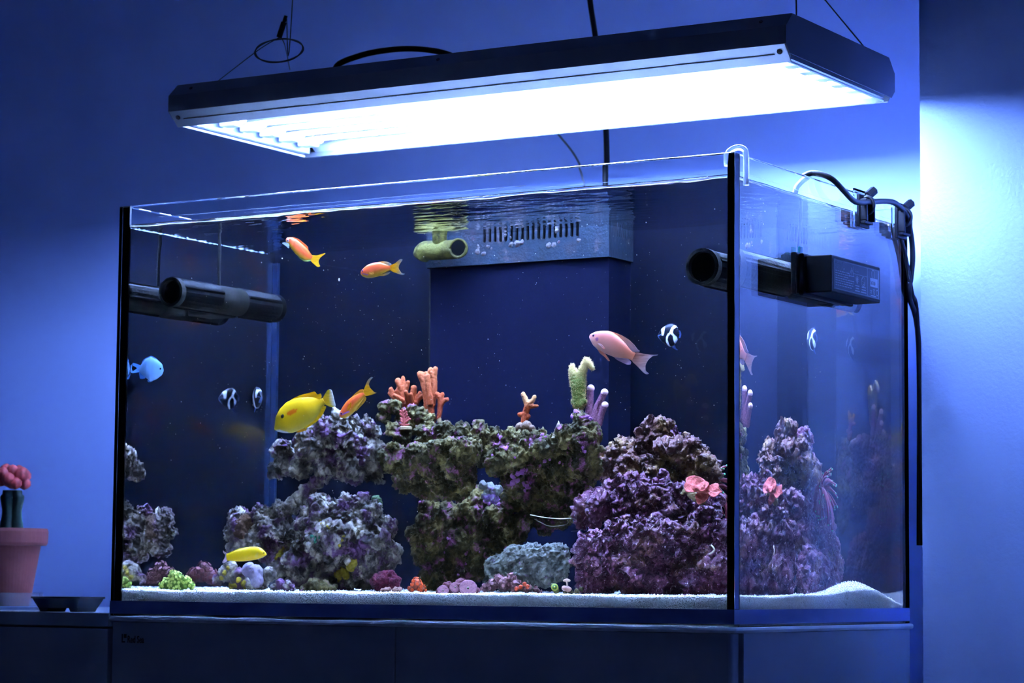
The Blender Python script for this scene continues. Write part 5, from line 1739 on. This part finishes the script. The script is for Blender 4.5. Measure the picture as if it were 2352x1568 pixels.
def male(s, q, P):
    c = lerp((0.72, 0.30, 0.19), (0.72, 0.19, 0.12), np.clip((q + 0.6) / 1.0, 0, 1))
    t = (np.clip((s - 0.45) / 0.5, 0, 1) * 0.7)[:, None]
    return c * (1 - t) + np.array((0.66, 0.15, 0.045))[None] * t


fish('lilac_anthias', 'large lilac pink fish with a forked tail above the violet finger coral', 'fish', c5, 0.22, (260, 420), (1072, 770),
     [(285, 370), (380, 325), (480, 308), (600, 308), (700, 345), (800, 420), (900, 518), (1000, 640), (1060, 690), (1112, 712)], [(272, 455), (330, 562), (420, 652), (560, 722), (720, 787), (880, 802), (960, 812), (1042, 852)], 0.42,
     painted(male, ([c5(*p) for p in ((395, 455), (425, 430), (465, 440), (450, 495), (420, 505))], (0.30, 0.07, 0.14))),
     [('tail_fin', [(1100, 700), (1250, 725), (1380, 740), (1506, 738), (1490, 753), (1400, 770), (1320, 840), (1275, 930), (1282, 1030), (1338, 1078), (1300, 1093), (1240, 1060), (1120, 940), (1030, 845)], grad((0.70, 0.19, 0.06), (0.42, 0.30, 0.28), 0.6)),
      ('dorsal_fin', [(600, 312), (700, 333), (850, 393), (980, 473), (1080, 568), (1132, 640), (1177, 675), (1150, 692), (1060, 690), (1000, 640), (900, 522), (750, 385)], grad((0.72, 0.24, 0.08), (0.22, 0.13, 0.14), 0.8)),
      ('pelvic_fin', [(430, 650), (520, 690), (600, 760), (672, 860), (640, 857), (560, 782), (475, 720)], flat((0.50, 0.13, 0.05)), -0.003, 0.003),
      ('anal_fin', [(710, 780), (860, 795), (960, 812), (1022, 872), (1006, 915), (940, 917), (840, 872), (760, 832)], flat((0.42, 0.22, 0.26))),
      ('pectoral_fin', [(450, 535), (530, 560), (608, 640), (590, 652), (520, 602)], grad((0.75, 0.45, 0.40), (0.60, 0.12, 0.04)), -0.0088, 0.002)],
     ((345, 395), 3.6, (0.20, 0.10, 0.38)))
YT = (0.90, 0.47, 0.002)


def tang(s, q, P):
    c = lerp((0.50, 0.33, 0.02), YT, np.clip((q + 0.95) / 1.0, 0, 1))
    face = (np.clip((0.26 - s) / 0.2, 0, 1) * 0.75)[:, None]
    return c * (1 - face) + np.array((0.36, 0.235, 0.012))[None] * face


def ell(cx, cy_, a, b, ang, n=24):
    return [(cx + a * math.cos(t) * math.cos(ang) - b * math.sin(t) * math.sin(ang), cy_ + a * math.cos(t) * math.sin(ang) + b * math.sin(t) * math.cos(ang)) for t in np.linspace(0, 2 * math.pi, n, endpoint=False)]


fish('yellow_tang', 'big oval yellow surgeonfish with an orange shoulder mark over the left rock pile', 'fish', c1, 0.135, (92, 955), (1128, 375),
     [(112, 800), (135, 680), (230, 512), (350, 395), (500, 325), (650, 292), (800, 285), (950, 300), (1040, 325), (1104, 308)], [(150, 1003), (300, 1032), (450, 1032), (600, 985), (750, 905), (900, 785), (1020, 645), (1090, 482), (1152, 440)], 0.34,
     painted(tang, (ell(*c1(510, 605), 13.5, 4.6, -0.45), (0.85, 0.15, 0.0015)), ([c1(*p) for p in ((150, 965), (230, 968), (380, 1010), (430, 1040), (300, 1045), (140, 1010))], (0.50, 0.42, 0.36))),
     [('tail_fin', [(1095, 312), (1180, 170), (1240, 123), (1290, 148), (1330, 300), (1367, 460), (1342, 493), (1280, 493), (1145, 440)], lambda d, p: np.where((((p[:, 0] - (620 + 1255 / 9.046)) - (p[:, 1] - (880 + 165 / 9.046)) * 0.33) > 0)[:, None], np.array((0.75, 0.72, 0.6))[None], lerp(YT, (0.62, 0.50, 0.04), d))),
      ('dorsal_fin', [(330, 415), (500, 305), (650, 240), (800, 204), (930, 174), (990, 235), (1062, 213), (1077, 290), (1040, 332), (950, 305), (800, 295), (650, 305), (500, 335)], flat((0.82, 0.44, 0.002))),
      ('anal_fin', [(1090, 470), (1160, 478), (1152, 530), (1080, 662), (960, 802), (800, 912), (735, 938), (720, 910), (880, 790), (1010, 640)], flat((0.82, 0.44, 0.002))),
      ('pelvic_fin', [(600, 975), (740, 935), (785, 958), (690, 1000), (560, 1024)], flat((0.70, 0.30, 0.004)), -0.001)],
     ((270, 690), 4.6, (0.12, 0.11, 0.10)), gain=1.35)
c6 = sc(11.2, 500, 1220)
fish('yellow_wrasse', 'slim bright yellow wrasse facing right in front of the left rock shoulder', 'fish', c6, 0.150, (1264, 588), (235, 655),
     [(1200, 500), (1100, 420), (980, 393), (850, 393), (700, 425), (550, 462), (400, 520), (300, 560), (232, 570)], [(1240, 625), (1150, 672), (1000, 722), (850, 748), (650, 768), (450, 768), (300, 757), (230, 742)], 0.5,
     painted(lambda s, q, P: lerp((0.78, 0.44, 0.004), (0.92, 0.56, 0.004), np.clip((q + 1) / 2, 0, 1)), ([c6(*p) for p in ((1010, 590), (1080, 530), (1095, 560), (1050, 680), (1000, 690))], (0.75, 0.48, 0.06))),
     [('tail_fin', [(240, 565), (170, 518), (150, 488), (148, 540), (190, 600), (178, 680), (128, 790), (150, 822), (240, 762)], flat((0.55, 0.36, 0.38))),
      ('dorsal_fin', [(900, 396), (700, 408), (550, 442), (400, 495), (290, 550), (300, 570), (450, 510), (700, 440)], flat((0.62, 0.46, 0.01)))],
     ((1196, 552), 1.9, (0.5, 0.45, 0.06)), gain=1.2)
c3 = sc(2.53, 260, 780)
CHR = (0.12, 0.26, 0.45)
fish('blue_chromis', 'pale blue round bodied fish beside the left end pane', 'fish', c3, 0.058, (294, 178), (152, 168),
     [(282, 140), (255, 115), (222, 98), (190, 112), (168, 138), (154, 152)], [(282, 205), (250, 230), (218, 242), (186, 216), (162, 195), (150, 182)], 0.34,
     lambda s, q, P: lerp((0.20, 0.36, 0.58), CHR, np.clip((q + 1) / 1.6, 0, 1)),
     [('tail_fin', [(158, 150), (115, 134), (110, 145), (138, 165), (114, 186), (116, 194), (158, 184)], flat((0.10, 0.28, 0.55))),
      ('dorsal_fin', [(165, 140), (180, 112), (222, 94), (258, 114), (225, 105), (190, 122)], flat((0.05, 0.16, 0.40))),
      ('anal_fin', [(150, 188), (158, 226), (188, 224), (180, 205)], flat((0.06, 0.20, 0.45))),
      ('pelvic_fin', [(198, 236), (206, 246), (226, 243), (236, 232), (220, 225)], flat((0.08, 0.24, 0.50)))],
     ((275, 168), 2.0, (0.05, 0.08, 0.2)), k=0.00036, gain=1.5)
BLK, WHT = (0.004, 0.005, 0.012), (0.80, 0.80, 0.78)
dz = [[(1570, 270), (1600, 245), (1650, 232), (1642, 350), (1628, 402), (1590, 397), (1583, 330)],
      [(1808, 198), (1852, 240), (1800, 282), (1790, 340), (1800, 372), (1850, 420), (1858, 480), (1812, 552), (1797, 470), (1790, 402), (1760, 376), (1740, 378), (1716, 404), (1700, 480), (1722, 570), (1752, 602), (1700, 592), (1668, 520), (1678, 420), (1700, 380), (1730, 348), (1762, 258)],
      [(1495, 400), (1580, 372), (1582, 385), (1512, 408), (1580, 500), (1570, 506), (1520, 455)]]
BW = lambda s, q, P: lerp(BLK, BLK, s)
dams = fish('black_clownfish', 'black fish with white bands in open water right of the lilac fish', 'fish', c5, 0.43, (1494, 400), (1885, 375),
     [(1525, 335), (1560, 280), (1600, 245), (1680, 190), (1760, 178), (1830, 215), (1868, 288), (1888, 340)], [(1520, 450), (1580, 512), (1650, 562), (1720, 600), (1790, 570), (1850, 480), (1884, 410)], 0.40,
     painted(BW, ([c5(*p) for p in dz[0]], WHT), ([c5(*p) for p in dz[1]], WHT), ([c5(*p) for p in dz[2]], (0.15, 0.22, 0.4))),
     [('tail_fin', [(1865, 330), (1895, 300), (1918, 350), (1916, 400), (1898, 442), (1868, 420)], lambda d, p: lerp((0.03, 0.05, 0.12), (0.06, 0.10, 0.25), d)),
      ('dorsal_fin', [(1640, 215), (1690, 180), (1760, 165), (1815, 185), (1835, 220), (1740, 195)], flat((0.01, 0.015, 0.05))),
      ('anal_fin', [(1745, 595), (1790, 570), (1805, 570), (1815, 620), (1862, 652), (1850, 660), (1808, 645)], flat((0.04, 0.08, 0.22)))],
     ((1548, 360), 1.6, (0.02, 0.03, 0.06)), group='black clownfish')


def copy_tree(o, parent=None):
    c = o.copy()
    COL.objects.link(c)
    c.parent = parent
    for ch in list(o.children):
        copy_tree(ch, c)
    return c


d2 = copy_tree(dams)
d2.location = tuple(at(592, 912, 0.385))
d2.rotation_euler = (0, 0, math.pi - 0.7)
d2['label'] = 'black fish with white bands near the rear left corner of the tank'

COLK = 1.0
COLT = (1, 1, 1)
SPEC = 0.5
# ------------------------------------------------------------------ on the sideboard
M_terra = plain('terracotta', (0.42, 0.105, 0.10), 0.7, var=0.12, vscale=40, bump=0.2, bscale=120)
M_soil = plain('potting_soil', (0.03, 0.022, 0.02), 0.9, bump=0.8, bscale=200)
M_sauc = plain('clear_saucer_plastic', (0.7, 0.75, 0.85), 0.15)
M_sauc.node_tree.nodes['Principled BSDF'].inputs['Transmission Weight'].default_value = 0.85
M_sauc.node_tree.nodes['Principled BSDF'].inputs['IOR'].default_value = 1.2
px_, py_ = -0.287, 0.12
zs = 0.0031
pot = thing('potted_cactus', 'grafted cactus with a red crown in a terracotta pot on the sideboard', 'plant', (px_, py_, zs))
obj('saucer', lathe([(0.046, 0), (0.048, 0.004), (0.048, 0.024), (0.0462, 0.024), (0.0455, 0.005), (0.0, 0.0045)], (px_, py_, zs), 40), M_sauc, pot, smooth=False, label='clear plastic saucer')
obj('pot', lathe([(0.030, 0.0052), (0.0435, 0.089), (0.0510, 0.0895), (0.0530, 0.0930), (0.0535, 0.1085), (0.0520, 0.1130), (0.0470, 0.1130), (0.0450, 0.1030), (0.0, 0.1025)], (px_, py_, zs), 48), M_terra, pot, smooth=False)
obj('soil', lathe([(0.0, 0.1045), (0.0448, 0.1035)], (px_, py_, zs), 32), M_soil, pot)
M_cact = plain('dark_green_cactus', (0.02, 0.05, 0.035), 0.5, var=0.2, vscale=60)
V, Fc = [], []
for i in range(26):
    t = i / 25
    r0 = 0.0140 * (1 + 0.10 * math.sin(t * 9)) * (1 if t < 0.92 else 0.85)
    for kk in range(48):
        a = 2 * math.pi * kk / 48
        rib = 1 - 0.38 * abs(math.sin(1.5 * a)) ** 0.8 if True else 1
        r = r0 * (1.15 * (1 - 0.40 * (1 - abs(math.cos(1.5 * a)))))
        V.append((px_ + 0.003 + r * math.cos(a + 0.2), py_ + r * math.sin(a + 0.2), zs + 0.100 + 0.066 * t))
for i in range(25):
    for kk in range(48):
        a, b = i * 48 + kk, i * 48 + (kk + 1) % 48
        Fc.append((a, b, b + 48, a + 48))
Fc.append(tuple(range(25 * 48, 26 * 48)))
obj('stem', (np.array(V), Fc), M_cact, pot, smooth=True)
M_red = plain('coral_red_crown', (0.72, 0.10, 0.10), 0.55, var=0.35, vscale=90)
rc = random.Random(2)
spots = [(0.0, 0.0, 0.020, 0.0145)]
for kk in range(11):
    a = 2 * math.pi * kk / 11
    spots.append((0.0170 * math.cos(a), 0.017 * math.sin(a), 0.012 + 0.014 * rc.random(), 0.0085 + 0.002 * rc.random()))
for kk in range(5):
    a = 2 * math.pi * kk / 5 + 0.4
    spots.append((0.009 * math.cos(a), 0.009 * math.sin(a), 0.028 + 0.004 * rc.random(), 0.0085))
for (dx, dy_, dz_, r) in spots:
    v, f = ico((0, 0, 0), r, 3)
    ang = np.arctan2(v[:, 1], v[:, 0])
    v = v * (1 + 0.09 * np.cos(8 * ang))[:, None] * np.array([1, 1, 0.95])
    obj('crown_lobe', (v + np.array([px_ + 0.002 + dx, py_ + dy_, zs + 0.163 + dz_]), f), M_red, pot, smooth=True)
ty, tx0, tx1 = 0.055, -0.163, -0.0775
tray = thing('small_tray', 'small black footed bonsai dish on the sideboard beside the tank', 'dish', ((tx0 + tx1) / 2, ty, zs))
cx_ = (tx0 + tx1) / 2
hw, hd = (tx1 - tx0) / 2, 0.026


def frustum(w0, d0, z0, w1, d1, z1):
    v = [(cx_ + sx * w, ty + sy * d, z) for (w, d, z) in ((w0, d0, z0), (w1, d1, z1)) for sx, sy in ((-1, -1), (1, -1), (1, 1), (-1, 1))]
    return np.array(v), [(3, 2, 1, 0), (4, 5, 6, 7)] + [(i, (i + 1) % 4, 4 + (i + 1) % 4, 4 + i) for i in range(4)]


M_dish = plain('glazed_dark_dish', (0.02, 0.022, 0.035), 0.3)
obj('bowl', frustum(hw * 0.80, hd * 0.78, zs + 0.0048, hw * 0.96, hd * 0.96, zs + 0.0175), M_dish, tray)
obj('rim', box(tx0, tx1, ty - hd, ty + hd, zs + 0.0172, zs + 0.0200, 0.0006), M_dish, tray)
for sx in (-1, 1):
    xc = cx_ + sx * hw * 0.62
    obj('foot', prism([(xc - 0.0085, zs + 0.0052), (xc - 0.0055, zs), (xc + 0.0055, zs), (xc + 0.0085, zs + 0.0052)], 1, ty - hd * 0.72, ty + hd * 0.72), M_dish, tray)
